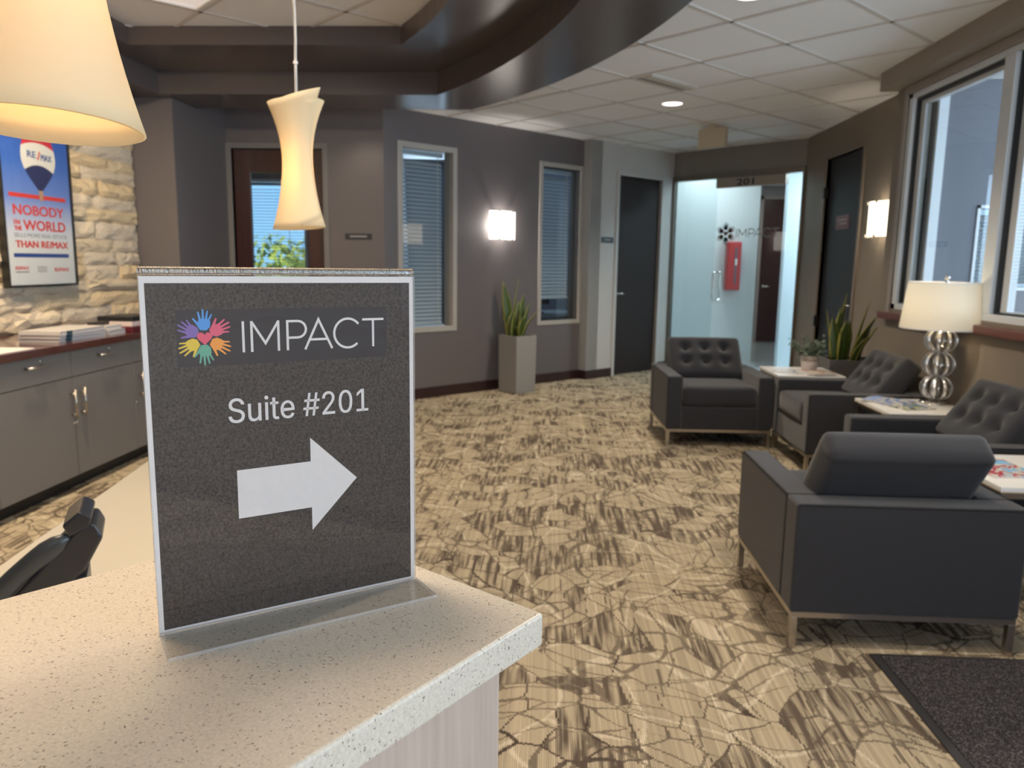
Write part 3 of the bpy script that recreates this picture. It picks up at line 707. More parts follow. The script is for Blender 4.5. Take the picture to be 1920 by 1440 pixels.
# dark door in the taupe wall
door_trim('trim_taupe_door', FR, 1.40, 2.33, 2.43, .045, mat('taupe_trim_paint', (.19, .15, .12), .5))
bm = new_bm(); FR.box(bm, 1.404, 2.326, -.075, -.03, .008, 2.426); d = struct(obj('door_2', bm, mat('dark_blue_black_door', (.022, .021, .026), .5, spec=.3), bevel=.002), 'dark door in the taupe wall behind the planter'); lever(FR, 1.46, 1.0, d, 1, -.03)
for z in (.80, 2.1):
    bm = new_bm(); FR.box(bm, 2.31, 2.345, -.02, .026, z-.055, z+.055); obj('hinge', bm, mat('dark_hinge', (.03, .027, .025), .4, .6), d, bevel=.003)
bm = new_bm(); FR.box(bm, 1.71, 2.05, -.03, -.026, 1.72, 1.85); dp = obj('sign_plate', bm, mat('dark_red_plate', (.16, .028, .032), .4), d)
for k in range(2):
    bm = new_bm(); FR.box(bm, 1.76, 2.0-.05*k, -.026, -.0252, 1.80-.035*k, 1.815-.035*k); obj('text_line', bm, mat('plate_lettering', (.42, .25, .25), .5), dp)
# glazed cherry door in the charcoal wall
door_trim('trim_charcoal_door', FD, .045, .90, 2.36, .05, mat('grey_trim_paint', (.19, .178, .17), .45))
bm = new_bm()
for q in ((.05, .20, .008, 2.355), (.745, .895, .008, 2.355), (.20, .745, 2.15, 2.355), (.20, .745, .008, .28)): FD.box(bm, q[0], q[1], -.075, -.03, q[2], q[3])
d3 = struct(obj('door_3', bm, REDWOOD, bevel=.002), 'dark cherry wood door with a tall glass pane and blind')
bm = new_bm(); FD.box(bm, .20, .745, -.055, -.049, .28, 2.15); obj('pane', bm, OFFGLASS, d3)

# glass entrance on the diagonal
bm = new_bm(); FG.box(bm, 0.0, 1.768, -.06, .02, 2.39, 2.45); FG.box(bm, 0, .03, -.05, .015, 0, 2.39); FG.box(bm, 1.738, 1.768, -.05, .015, 0, 2.39)
struct(obj('trim_glass_entrance', bm, BRONZE, bevel=.003))
bm = new_bm(); FG.box(bm, .03, .640, -.026, -.014, .0, 2.388); o = struct(obj('window_3', bm, SIDEGLASS), 'greenish glass side panel left of the glass door')
bm = new_bm(); FG.box(bm, 1.548, 1.738, -.026, -.014, .0, 2.388); o = struct(obj('window_4', bm, GREENGLASS), 'narrow greenish glass side panel right of the glass door')
bm = new_bm(); FG.box(bm, .646, 1.542, -.026, -.014, .01, 2.272); d4 = struct(obj('door_4', bm, GREENGLASS), 'frameless glass entrance door with printed hands logo')
bm = new_bm(); FG.box(bm, .642, 1.546, -.05, .024, 2.276, 2.386); hd = obj('header_block', bm, mat('satin_header_metal', (.36, .32, .27), .35, .5), d4, bevel=.002)
put_text('door_number', FG, '201', .92, 1.15, 2.292, 2.368, .0245, BLACKG, hd, .02)
bm = new_bm(); tube(bm, [FG.pt(.69, .93, -.014), FG.pt(.69, .93, .045), FG.pt(.69, .96, .058), FG.pt(.69, 1.24, .058), FG.pt(.69, 1.27, .045), FG.pt(.69, 1.27, -.014)], .011, 10)
tube(bm, [FG.pt(.69, .93, -.03), FG.pt(.69, .93, -.085), FG.pt(.69, .96, -.10), FG.pt(.69, 1.24, -.10), FG.pt(.69, 1.27, -.085), FG.pt(.69, 1.27, -.03)], .011, 10); obj('handle', bm, CHROME, d4, smooth=True)
HC = [(90, (.02, .05, .09)), (30, (.10, .05, .03)), (330, (.11, .06, .03)), (270, (.02, .07, .05)), (210, (.10, .07, .02)), (150, (.06, .03, .05))]
for a, c in HC:
    bm = new_bm(); cs, cz = .79 + .088*math.cos(math.radians(a)), 1.735 + .088*math.sin(math.radians(a))
    hand_shape(bm, FG, cs, cz, a, .092, -.012, 1 if a != 30 and a != 270 else 1); obj('hand_print', bm, mat('door_decal_%d' % a, c, .5), d4)
bm = new_bm(); heart_shape(bm, FG, .79, 1.738, .034, -.012); obj('heart_print', bm, mat('door_decal_heart', (.14, .06, .05), .5), d4)
def impact_letters(F, s0, s1, z0, z1, w, off):
    """the six thin capitals I M P A C T, each returned as a bmesh"""
    S = lambda v: s0 + (v-.0718)/(.1889-.0718)*(s1-s0); H = z1-z0; Z = lambda q: z0 + q*H
    out = []
    def go(*lines):
        bm = new_bm()
        for k, l in enumerate(lines): stroke(bm, F, l, w, off + .00003*k)
        out.append(bm)
    go([(S(.0722), Z(0)), (S(.0722), Z(1))])
    go([(S(.0786), Z(0)), (S(.0786), Z(1))], [(S(.0786), Z(.985)), (S(.0891), Z(.27)), (S(.0996), Z(.985))], [(S(.0994), Z(1)), (S(.0994), Z(0))])
    go([(S(.1066), Z(0)), (S(.1066), Z(1))], [(S(.1058), Z(.965)), (S(.1148), Z(.965))] + [(S(.1148) + (S(.1216)-S(.1148))*math.cos(math.radians(a)), Z(.69) + .275*H*math.sin(math.radians(a))) for a in range(75, -91, -15)] + [(S(.1062), Z(.415))])
    go([(S(.1207), Z(0)), (S(.1321), Z(1.0)), (S(.1433), Z(0))], [(S(.1250), Z(.33)), (S(.1392), Z(.33))])
    go([(S(.1570) + (S(.1688)-S(.1570))*math.cos(math.radians(a)), Z(.5) + .5*H*math.sin(math.radians(a))) for a in range(38, 323, 12)])
    go([(S(.1698), Z(.955)), (S(.1889), Z(.955))], [(S(.1793), Z(.95)), (S(.1793), Z(0))])
    return out
for b_ in impact_letters(FG, .935, 1.49, 1.69, 1.79, .010, -.012): obj('letter', b_, mat('door_decal_letters', (.30, .36, .39), .5), d4)

# right window wall
bm = new_bm(); Ft = FW_
for q in ((.025, .075, 1.03, 2.616), (.075, 8.9, 2.56, 2.616)): Ft.box(bm, q[0], q[1], -.02, .012, q[2], q[3])
struct(obj('trim_right_window', bm, mat('taupe_trim_light', (.30, .27, .245), .5), bevel=.003))
bm = new_bm(); Ft.box(bm, -.02, 8.9, -.05, .055, .985, 1.035); struct(obj('trim_window_sill', bm, SILLWOOD, bevel=.006), 'mahogany window sill on the right')
bm = new_bm()
for q in ((.075, .135, 1.035, 2.56), (6.74, 6.80, 1.035, 2.56), (.075, 6.80, 2.525, 2.56), (.075, 6.80, 1.035, 1.10), (1.235, 1.345, 1.10, 2.525), (2.80, 2.91, 1.10, 2.525), (4.20, 4.31, 1.10, 2.525), (5.50, 5.61, 1.10, 2.525)): Ft.box(bm, q[0], q[1], -.075, -.003, q[2], q[3])
wr_ = struct(obj('window_5', bm, ALU, bevel=.004), 'large white framed interior window behind the table lamp')
for a, b in ((.135, 1.235), (1.345, 2.80), (2.91, 4.20), (4.31, 5.50), (5.61, 6.74)):
    bm = new_bm()
    for q in ((a, a+.022, 1.10, 2.525), (b-.022, b, 1.10, 2.525), (a+.022, b-.022, 2.503, 2.525), (a+.022, b-.022, 1.10, 1.112)): Ft.box(bm, q[0], q[1], -.06, -.030, q[2], q[3])
    obj('gasket', bm, BLACKG, wr_)
    bm = new_bm()
    for q in ((a+.022, a+.085, 1.112, 2.503), (b-.05, b-.022, 1.112, 2.503), (a+.085, b-.05, 2.475, 2.503), (a+.085, b-.05, 1.112, 1.118)): Ft.box(bm, q[0], q[1], -.095, -.055, q[2], q[3])
    obj('inner_frame', bm, ALU, wr_)
    bm = new_bm(); Ft.box(bm, a+.02, b-.02, -.064, -.058, 1.11, 2.505); obj('pane', bm, OFFGLASS, wr_)
# meeting room behind it
FM = Frame((2.60, 5.60), (1, 0), (0, -1))
wall('wall_meeting_end', FM, 0, 3.0, 0, 2.62, [(.335, 1.75, 1.21, 1.79)], BLUEWALL, th=.10)
wall('wall_meeting_side', Frame((5.45, 5.6), (0, -1), (-1, 0)), 0, 9, 0, 2.95, [], BLUEWALL, th=.1)
bm = new_bm(); FM.box(bm, .0, .065, 0, .03, 0, 2.6); struct(obj('trim_meeting_post', bm, ALU))
bm = new_bm(); box(bm, 2.60, 5.4, -3.2, 5.59, 2.62, 2.66); struct(obj('ceiling_meeting', bm, WHITEWALL))
bm = new_bm()
for q in ((.335, .355, 1.21, 1.79), (1.73, 1.75, 1.21, 1.79), (.335, 1.75, 1.77, 1.79), (.335, 1.75, 1.21, 1.23)): FM.box(bm, q[0], q[1], -.08, .01, q[2], q[3])
w6 = struct(obj('window_6', bm, ALU), 'far window with open blind seen through the interior window')
bm = new_bm(); FM.box(bm, .355, 1.73, -.09, -.084, 1.23, 1.77); obj('pane', bm, GLASS, w6)
blind(FM, .36, 1.72, 1.235, 1.765, -.045, .026, .35, w6, mat('blind_slat_pale', (.35, .45, .52), .5), w=.018)

# offices behind the charcoal wall and their outer windows
bm = new_bm(); box(bm, -6.4, -6.3, 2.0, 10.9, 0, 2.95); struct(obj('wall_office_left', bm, BLUEWALL))
FO = Frame((-6.3, 10.8), (1, 0), (0, -1))
wall('wall_office_outer', FO, 0, 7.3, 0, 2.95, [(1.0, 2.86, .90, 2.45), (5.05, 6.0, .90, 2.45)], mat('dim_blue_paint', (.12, .14, .18), .6), th=.12)
bm = new_bm(); box(bm, -2.1, -2.0, 7.36, 10.8, 0, 2.95); struct(obj('wall_office_divider', bm, mat('dim_blue_paint', (.12, .14, .18), .6)))
bm = new_bm(); prism(bm, [(-6.3, 7.36), (-1.60, 7.36), (.32, 9.28), (.62, 9.4), (.9, 9.8), (.9, 10.8), (-6.3, 10.8)], 2.70, 2.76); struct(obj('ceiling_office', bm, WHITEWALL))
def plain_window(name, F, a, b, z0, z1, label):
    bm = new_bm()
    for q in ((a, a+.03, z0, z1), (b-.03, b, z0, z1), (a, b, z1-.03, z1), (a, b, z0, z0+.03)): F.box(bm, q[0], q[1], -.10, .01, q[2], q[3])
    o = struct(obj(name, bm, ALU), label); bm = new_bm(); F.box(bm, a+.03, b-.03, -.09, -.084, z0+.03, z1-.03); obj('pane', bm, GLASS, o)
    return o
w7 = plain_window('window_7', FO, 1.0, 2.86, .90, 2.45, 'outer office window with sky and tree behind an open blind')
blind(FO, 1.04, 2.82, .94, 2.41, -.05, .042, .2, w7, mat('blind_slat_pale', (.35, .45, .52), .5), w=.03)
plain_window('window_8', FO, 5.05, 6.0, .90, 2.45, 'outer office window behind the two blinds')

# hall behind the glass entrance
FH = Frame((.9, 10.98), (1, 0), (0, -1))
wall('wall_hall_near', FH, 0, 1.945, 0, 2.80, [], WHITEWALL, th=.12)
bm = new_bm(); box(bm, 2.985, 6.5, 10.2, 10.32, 0, 2.8); struct(obj('wall_hall_right', bm, mat('pale_blue_white_paint', (.62, .70, .76), .6)))
bm = new_bm(); box(bm, 2.5, 6.5, 14.05, 14.2, 0, 2.95); struct(obj('wall_hall_end', bm, mat('pinkish_grey_paint', (.42, .38, .38), .6)))
bm = new_bm(); box(bm, 2.72, 2.845, 11.1, 14.1, 0, 2.8); struct(obj('wall_hall_side', bm, WHITEWALL))
bm = new_bm(); box(bm, 6.5, 6.6, 5.6, 14.2, 0, 2.95); box(bm, 2.92, 6.5, 8.78, 8.88, 0, 2.95); struct(obj('wall_hall_far_right', bm, WHITEWALL))
bm = new_bm(); prism(bm, [(1.6, 10.25), (2.9, 8.95), (6.5, 8.95), (6.5, 14.1), (.9, 14.1), (.9, 10.9)], 2.75, 2.80); struct(obj('ceiling_hall', bm, WHITEWALL))
FE = Frame((3.70, 14.05), (1, 0), (0, -1))
bm = new_bm(); FE.box(bm, 0, 1.0, 0, .04, .02, 2.52); d5 = struct(obj('door_5', bm, mat('reddish_dark_door', (.060, .018, .017), .3), bevel=.003), 'reddish dark wood door at the end of the hall'); lever(FE, .07, 1.0, d5, 1, .04)
bm = new_bm(); FE.box(bm, -.05, 1.05, 0, .03, 2.52, 2.57); FE.box(bm, -.05, 0, 0, .03, 0, 2.57); FE.box(bm, 1.0, 1.05, 0, .03, 0, 2.57); struct(obj('trim_hall_door', bm, mat('pinkish_trim', (.5, .42, .40), .5)))

# outdoors: ground far below and trees
bm = new_bm(); box(bm, -60, 60, 11.2, 120, -4.2, -4.0); struct(obj('ground', bm, mat('grass_ground', (.10, .14, .04), .9, noise=(.6, .4))))
def leaf_mat(name, c1, c2): return speckle_mat(name, c1, c2, 1.1, (.35, .65), .8)
TREEM = leaf_mat('sunlit_foliage', (.16, .22, .03), (.42, .47, .09))
def tree(x, y, zc, r, label, seed, n=3200):
    t = thing('tree', label, 'tree', (x, y, -4), 0, 'trees outside the far windows')
    rr = random.Random(seed); bm = new_bm()
    lobes = [Vector((rr.uniform(-.6, .6)*r, rr.uniform(-.6, .6)*r, rr.uniform(-.75, .55)*r)) for _ in range(14)]
    for _ in range(n):
        c = rr.choice(lobes); d = Vector((rr.gauss(0, 1), rr.gauss(0, 1), rr.gauss(0, 1))).normalized()
        p = c + d*r*rr.uniform(.28, .48); p.z += zc + 4
        a = d.orthogonal().normalized(); b = d.cross(a); s = rr.uniform(.07, .16)*r/2.2; tw = rr.uniform(0, PI)
        a2 = a*math.cos(tw)+b*math.sin(tw)+d*rr.uniform(-.5, .5); b2 = b*math.cos(tw)-a*math.sin(tw)
        bm.faces.new([bm.verts.new(p+a2*s), bm.verts.new(p+b2*s*.5), bm.verts.new(p-a2*s), bm.verts.new(p-b2*s*.5)])
    obj('crown', bm, TREEM, t, kind='stuff')
    bm = new_bm(); tube(bm, [(0, 0, 0), (.1, 0, (zc+4)*.5), (0, .1, zc+4)], [.28, .22, .12], 10); obj('trunk', bm, mat('bark', (.09, .06, .04), .9), t)
tree(-7.6, 23.5, .35, 2.1, 'round sunlit green tree outside the window behind the cherry door', 3)
tree(-11.9, 26.5, -.9, 1.9, 'lower yellow green tree outside the window behind the cherry door', 4, 2000)
tree(9.0, 15.5, .6, 2.2, 'leafy green tree outside the far right window behind the lamp', 5, 2400)
tree(14.5, 20.5, .8, 2.6, 'wide leafy tree outside the far right window, right of the other', 6, 2400)

# ------------------------------------------------------------------ wall fittings
SCG = shade_mat('sconce_glass', (.8, .8, .78), (1, .94, .86), 2.2, .5)
def sconce(F, s, z, label, col, e):
    t = thing('wall_sconce', label, 'wall lamp', F.pt(s, z, 0)); t.matrix_world = Matrix.Translation(F.pt(s, z, 0)) @ Matrix(((F.d.x, -F.n.x if False else F.n.x, 0, 0), (F.d.y, F.n.y, 0, 0), (0, 0, 1, 0), (0, 0, 0, 1)))
    w, h = .175, .145
    bm = new_bm(); g0, g1 = [], []
    for i in range(13):
        a = -w + 2*w*i/12; d = .045 + .065*math.cos(a/w*PI/2)
        for g, o_ in ((g0, 0), (g1, .006)): g.append((bm.verts.new((a, d+o_, -h)), bm.verts.new((a, d+o_, h))))
    for i in range(12):
        bm.faces.new((g0[i][0], g0[i][1], g0[i+1][1], g0[i+1][0])); bm.faces.new((g1[i][0], g1[i+1][0], g1[i+1][1], g1[i][1]))
    obj('glass_panel', bm, SCG if col is NEUT else shade_mat('sconce_glass_warm', (.8, .76, .68), (1, .87, .68), 1.9, .5), t, smooth=True)
    bm = new_bm(); box(bm, -.07, .07, .0, .02, -.09, .09); obj('back_plate', bm, NICKEL, t, bevel=.003)
    for sx in (-.09, .09):
        for sz in (-1, 1):
            bm = new_bm(); box(bm, sx-.008, sx+.008, .0, .115, sz*(h+.004)-.004, sz*(h+.004)+.004); box(bm, sx-.008, sx+.008, .104, .115, sz*(h-.008)-.012, sz*(h-.008)+.012); obj('clip', bm, NICKEL, t)
    light('POINT', 'sconce_bulb', F.pt(s, z, .035), e, col, .03)
sconce(FA, 1.42, 1.735, 'bright white glass sconce on the charcoal wall between the windows', NEUT, 22)
sconce(FR, .86, 1.755, 'warm glass sconce on the taupe wall left of the big window', SOFT, 9)
def plate(F, s0, s1, z0, z1, label, txt):
    bm = new_bm(); F.box(bm, s0, s1, 0, .008, z0, z1); o = tag(obj('door_sign', bm, mat('navy_sign_plate', (.012, .014, .024), .35), bevel=.001), label, 'sign')
    bm = new_bm(); F.box(bm, s0+(s1-s0)*.18, s1-(s1-s0)*.18, .008, .0086, z0+(z1-z0)*.38, z0+(z1-z0)*.66); obj('text_line', bm, mat('plate_text_grey', (.28, .28, .30), .5), o)
plate(FD, 1.10, 1.35, 1.545, 1.60, 'small dark name plate beside the cherry wood door', '')
plate(FL, .21, .415, 1.60, 1.665, 'small dark name plate beside the plain dark door', '')
# fire extinguisher cabinet on the hall wall
t = thing('fire_extinguisher_cabinet', 'red fire extinguisher cabinet on the pale hall wall behind glass', 'cabinet', (2.50, 10.98, 1.02))
bm = new_bm(); box(bm, -.095, .095, -.16, 0, 0, .66); obj('box', bm, REDP, t, bevel=.012)
bm = new_bm(); box(bm, -.088, .088, -.175, -.16, .015, .645); dd = obj('door', bm, REDP, t, bevel=.006)
bm = new_bm(); box(bm, .0, .035, -.178, -.175, .08, .58); obj('window', bm, mat('cabinet_window', (.18, .10, .12), .15), dd)
bm = new_bm(); box(bm, .003, .032, -.19, -.178, .34, .43); obj('handle', bm, CHROME, dd, bevel=.004)

# ------------------------------------------------------------------ left: poster, cabinets, papers
FP = Frame((-3.30, 0), (0, 1), (1, 0))
t = thing('framed_poster', 'framed real estate poster with hot air balloon on the stone wall', 'poster', (0, 0, 0))
PL, PR, PB, PT = 4.545, 5.235, 1.155, 2.19
bm = new_bm()
for q in ((PL, PL+.014, PB, PT), (PR-.014, PR, PB, PT), (PL+.014, PR-.014, PB, PB+.014), (PL+.014, PR-.014, PT-.014, PT)): FP.box(bm, q[0], q[1], -.03, .012, q[2], q[3])
obj('frame', bm, mat('black_frame', (.012, .012, .012), .3), t)
bm = new_bm(); FP.box(bm, PL+.014, PR-.014, -.02, 0, PB+.014, PT-.014); pp = obj('print', bm, poster_mat(), t)
PRED = mat('poster_red', (.60, .045, .04), .45); PBLU = mat('poster_blue', (.025, .06, .26), .45); PWH = mat('poster_white', (.70, .64, .62), .45); PGR = mat('poster_grey', (.16, .15, .17), .45); PNAV = mat('poster_navy', (.022, .026, .10), .45)
def prect(name, a, b, c, d, m, off=.0004): bm = new_bm(); FP.poly(bm, [(a, c), (b, c), (b, d), (a, d)], off); return obj(name, bm, m, pp)
# balloon: three colour bands of one pear outline
bcx = 4.922
def bal_w(z):
    z0 = 1.765; zt = 2.155
    q = (z-z0)/(zt-z0)
    if q < .52: return .022 + (.168-.022)*math.sin(min(1, q/.52)*PI/2)**1.05
    return .168*math.sqrt(max(0, 1-((q-.52)/.48)**2))
def band(name, za, zb, m, sag0=0.0, sag1=0.0, off=.0006):
    bm = new_bm(); n = 14; P = []
    def row(z, sag): return [(bcx + bal_w(z)*k, z + sag*(1-k*k)) for k in [-1+2*i/n for i in range(n+1)]]
    lo = row(za, sag0); hi = row(zb, sag1)
    L_ = [(bcx-bal_w(za+(zb-za)*i/10), za+(zb-za)*i/10) for i in range(1, 10)]; R_ = [(2*bcx-a, b) for a, b in L_]
    FP.poly(bm, lo + R_ + hi[::-1] + L_[::-1], off); return obj(name, bm, m, pp)
band('balloon_red_band', 2.03, 2.153, mat('balloon_red', (.55, .03, .05), .45), .032, 0, .0006)
band('balloon_white_band', 1.885, 2.03, PWH, .038, .032, .0007)
band('balloon_blue_band', 1.765, 1.885, PNAV, 0, .038, .0008)
bm = new_bm(); FP.poly(bm, [(4.906, 1.70), (4.938, 1.70), (4.944, 1.765), (4.900, 1.765)], .0012); obj('balloon_basket', bm, mat('basket_tan', (.42, .24, .16), .5), pp)
put_text('balloon_text', FP, 'RE', 4.815, 4.90, 1.965, 2.005, .0012, PBLU, pp, 0, .002); put_text('balloon_text', FP, 'MAX', 4.945, 5.055, 1.957, 1.997, .0012, PBLU, pp, 0, .002)
bm = new_bm(); FP.poly(bm, [(4.908, 1.955), (4.922, 1.955), (4.944, 2.01), (4.930, 2.01)], .0012); obj('balloon_text', bm, PRED, pp)
prect('red_bar', 4.618, 5.17, 1.709, 1.735, PRED)
prect('blue_bar', 4.620, 5.164, 1.341, 1.366, PBLU)
put_text('headline', FP, 'NOBODY', 4.644, 5.141, 1.604, 1.665, .0005, PRED, pp, 0, .004)
put_text('headline', FP, 'I', 4.643, 4.654, 1.543, 1.572, .0005, PRED, pp, 0, .002); put_text('headline', FP, 'N', 4.662, 4.70, 1.543, 1.572, .0005, PRED, pp, 0, .003); put_text('headline', FP, 'THE', 4.642, 4.714, 1.507, 1.533, .0005, PRED, pp, 0, .003)
put_text('headline', FP, 'WORLD', 4.727, 5.150, 1.511, 1.573, .0005, PRED, pp, 0, .004)
put_text('headline', FP, 'SELLS MORE REAL ESTATE', 4.638, 5.155, 1.466, 1.490, .0005, PGR, pp, .0)
put_text('headline', FP, 'THAN RE/MAX', 4.642, 5.163, 1.402, 1.444, .0005, PRED, pp, 0, .004)
put_text('footer_logo', FP, 'RE/MAX', 4.624, 4.750, 1.264, 1.285, .0005, PRED, pp, 0, .0015); prect('footer_rule', 4.624, 4.750, 1.247, 1.253, PGR)
for k in range(3): prect('footer_text', 4.83, 4.925, 1.248+.014*k, 1.256+.014*k, mat('poster_pale_grey', (.36, .36, .38), .5))
put_text('footer_logo', FP, 'RE/MAX', 5.0, 5.155, 1.25, 1.275, .0005, PRED, pp, 0, .0015)
bm = new_bm(); FP.box(bm, PL+.012, PR-.012, .004, .006, PB+.012, PT-.012); obj('glazing', bm, GLASS, t)

XF = -2.73
def cab_unit(y0, label, hinge_lo):
    t = thing('base_cabinet', label, 'cabinet', (XF, y0, 0), 0, 'grey base cabinets along the stone wall'); W = .65
    bm = new_bm(); box(bm, -.62, -.022, .001, W-.001, .09, .818); obj('body', bm, CABGREY, t)
    bm = new_bm(); box(bm, -.60, -.075, .001, W-.001, 0, .09); obj('toe_kick', bm, KICK, t)
    bm = new_bm(); box(bm, -.021, 0, .003, W-.003, .670, .815); dr = obj('drawer', bm, CABGREY, t, bevel=.0015)
    bm = new_bm(); box(bm, -.021, 0, .003, W-.003, .092, .664); door_leaf = obj('door', bm, CABGREY, t, bevel=.0015)
    c = W/2
    bm = new_bm(); tube(bm, [(.032, c-.085, .768), (.032, c+.085, .768)], .006, 10)
    for q in (-.06, .06): tube(bm, [(0, c+q, .768), (.032, c+q, .768)], .005, 8)
    obj('handle', bm, NICKEL, dr, smooth=True)
    bm = new_bm(); tube(bm, [(-.001, c+.06, .795), (.004, c+.06, .795)], .009, 12); obj('lock', bm, CHROME, dr, smooth=True)
    yh = .06 if hinge_lo else W-.03
    bm = new_bm(); tube(bm, [(.032, yh, .43), (.032, yh, .60)], .006, 10)
    for q in (.455, .575): tube(bm, [(0, yh, q), (.032, yh, q)], .005, 8)
    obj('handle', bm, NICKEL, door_leaf, smooth=True)
    bm = new_bm(); yl = .012 if hinge_lo else W-.012
    tube(bm, [(-.001, yl, .402), (.004, yl, .402)], .009, 12); obj('lock', bm, CHROME, door_leaf, smooth=True)
cab_unit(2.92, 'grey cabinet unit at the near end of the row, cut off by the left edge', True)
cab_unit(3.57, 'grey cabinet unit below the white paper, door handle at its right', False)
cab_unit(4.22, 'grey cabinet unit below the stacked white binders, door handle at its left', True)
cab_unit(4.87, 'grey cabinet unit below the black and red books, mostly behind the sign', True)
cab_unit(5.52, 'grey cabinet unit at the far end beside the grey pier, hidden by the sign', True)
bm = new_bm(); box(bm, -3.345, XF+.02, 2.85, 6.19, .819, .862); tag(obj('cabinet_worktop', bm, CABTOP, bevel=.004), 'long cherry red worktop over the grey cabinets', 'worktop')
def stack_item(name, x, y, z, w, l, h, rz, m, label, cat, group=None, pages=None):
    t = thing(name, label, cat, (x, y, z), rz, group)
    if pages:
        bm = new_bm(); box(bm, -w/2+.004, w/2-.004, -l/2+.004, l/2-.004, .002, h-.002); obj('pages', bm, pages, t)
        bm = new_bm(); box(bm, -w/2, w/2, -l/2, l/2, 0, .002); box(bm, -w/2, w/2, -l/2, l/2, h-.002, h); box(bm, -w/2, w/2, -l/2, -l/2+.003, .002, h-.002); obj('cover', bm, m, t)
    else:
        bm = new_bm(); box(bm, -w/2, w/2, -l/2, l/2, 0, h); obj('cover', bm, m, t, bevel=.002)
    return t
ZC = .8625
bm = new_bm(); box(bm, -2.96, -2.735, 3.45, 3.93, ZC, ZC+.004); tag(obj('paper_stack', bm, PAPER), 'flat white paper sheets on the near end of the cherry worktop', 'paper')
BW = mat('binder_white', (.55, .52, .50), .4); BG = mat('binder_grey', (.34, .33, .34), .4); TEAL = mat('teal_band', (.02, .06, .09), .5)
for k in range(3):
    t = stack_item('binder', -2.90+.006*k, 4.44-.01*k, ZC+.0005+k*.0222, .24, .46, .022, .02*k-.02, BW, ['white binder at the bottom of the stack on the cherry worktop', 'white binder in the middle of the stack on the cherry worktop', 'white binder on top of the stack on the cherry worktop'][k], 'binder', 'white binders on the worktop', PAPER)
    bm = new_bm(); box(bm, .118, .1215, -.165, -.115, .001, .021); obj('band', bm, TEAL, t)
stack_item('catalog', -2.885, 4.79, ZC+.0005, .22, .20, .030, .03, BG, 'grey catalog lying between the binder stack and the books', 'book', None, PAPER)
stack_item('catalog', -2.888, 4.78, ZC+.031, .20, .17, .026, -.04, BW, 'white catalog on top of the grey catalog', 'book', None, PAPER)
stack_item('card_box', -2.89, 4.775, ZC+.0575, .07, .13, .020, .0, mat('black_box', (.02, .016, .015), .4), 'small black card box on top of the white catalog', 'box')
stack_item('book', -2.87, 5.05, ZC+.0005, .24, .26, .034, 0, mat('burgundy_cover', (.10, .012, .018), .4), 'burgundy book at the bottom of the stack beside the sign', 'book', None)
t = stack_item('book', -2.87, 5.06, ZC+.035, .22, .24, .032, 0, mat('pale_pink_cover', (.60, .50, .48), .4), 'pale book with green and grey ends on the burgundy book', 'book', None)
bm = new_bm(); box(bm, .109, .112, .0, .05, .002, .030); obj('label_green', bm, mat('lime_green', (.16, .36, .05), .5), t)
stack_item('book', -2.88, 5.08, ZC+.0675, .24, .27, .032, 0, mat('black_cover', (.010, .010, .012), .35), 'black book on top of the stack beside the sign', 'book', None)

# ------------------------------------------------------------------ reception counter, desk, phone
t = thing('reception_counter', 'speckled quartz topped counter in the foreground with pale wood front', 'counter', (0, 0, 0))
bm = new_bm(); prism(bm, [(0, .609), (-.28, .82), (-1.10, -.17), (-.66, -.37)], 1.030, 1.060); obj('countertop', bm, QUARTZ, t, bevel=.0035, seg=3)
bm = new_bm(); prism(bm, [(-.036, .596), (-.27, .772), (-1.04, -.16), (-.684, -.335)], 0, 1.0295); obj('front_panel', bm, LAMWOOD, t, bevel=.001)
t = thing('reception_desk', 'lower cream desk top behind the quartz counter', 'desk', (0, 0, 0))
bm = new_bm(); prism(bm, [(-.86, .15), (-1.05, 1.356), (-1.195, 2.27), (-.62, 2.32), (-.36, 1.6), (-.27, .86), (-.44, .64)], .728, .76); obj('desktop', bm, DESKTOP, t, bevel=.003)
bm = new_bm(); prism(bm, [(-.62, 2.27), (-.38, 1.6), (-.30, .88), (-.33, .88), (-.41, 1.6), (-.65, 2.26)], 0, .728); obj('modesty_panel', bm, LAMWOOD, t)
bm = new_bm(); prism(bm, [(-1.15, 2.23), (-.66, 2.27), (-.66, 2.24), (-1.15, 2.20)], 0, .728); obj('end_panel', bm, LAMWOOD, t)

t = thing('desk_phone', 'black desk phone on the cream desk with raised back and handset', 'phone', (-.822, 1.203, .7605), math.radians(-62)); t.scale = (.5, .80, .80)
tl = math.radians(42)
def P3(y, z): return (y*math.cos(tl)-z*math.sin(tl), y*math.sin(tl)+z*math.cos(tl))
def slab(x0, x1, prof):      # prof in the tilted y,z plane
    bm = new_bm(); A = [bm.verts.new((x0, *P3(*q))) for q in prof]; B = [bm.verts.new((x1, *P3(*q))) for q in prof]; n = len(prof)
    bm.faces.new(A[::-1]); bm.faces.new(B)
    for i in range(n): bm.faces.new((A[i], A[(i+1) % n], B[(i+1) % n], B[i]))
    return bm
obj('body', slab(-.10, .10, [(-.140, .0), (-.138, .020), (.09, .036), (.115, .02), (.105, -.012), (.03, -.038), (-.05, -.032), (-.125, -.006)]), PLAST, t, bevel=.008, seg=3).location = (0, 0, .098)
obj('display', slab(-.10, .10, [(.066, .034), (.072, .062), (.115, .060), (.122, .034), (.105, .022)]), PLAST, t, bevel=.006, seg=3).location = (0, 0, .098)
bm = new_bm(); box(bm, -.08, .08, -.09, .075, 0, .012); box(bm, -.08, .08, .02, .05, .01, .075); obj('foot', bm, PLAST, t, bevel=.004)
bm = new_bm()
pts = [(.088, *P3(-.170+.232*i/10, .036 + .012*math.cos((i-5)/5*PI/2))) for i in range(11)]
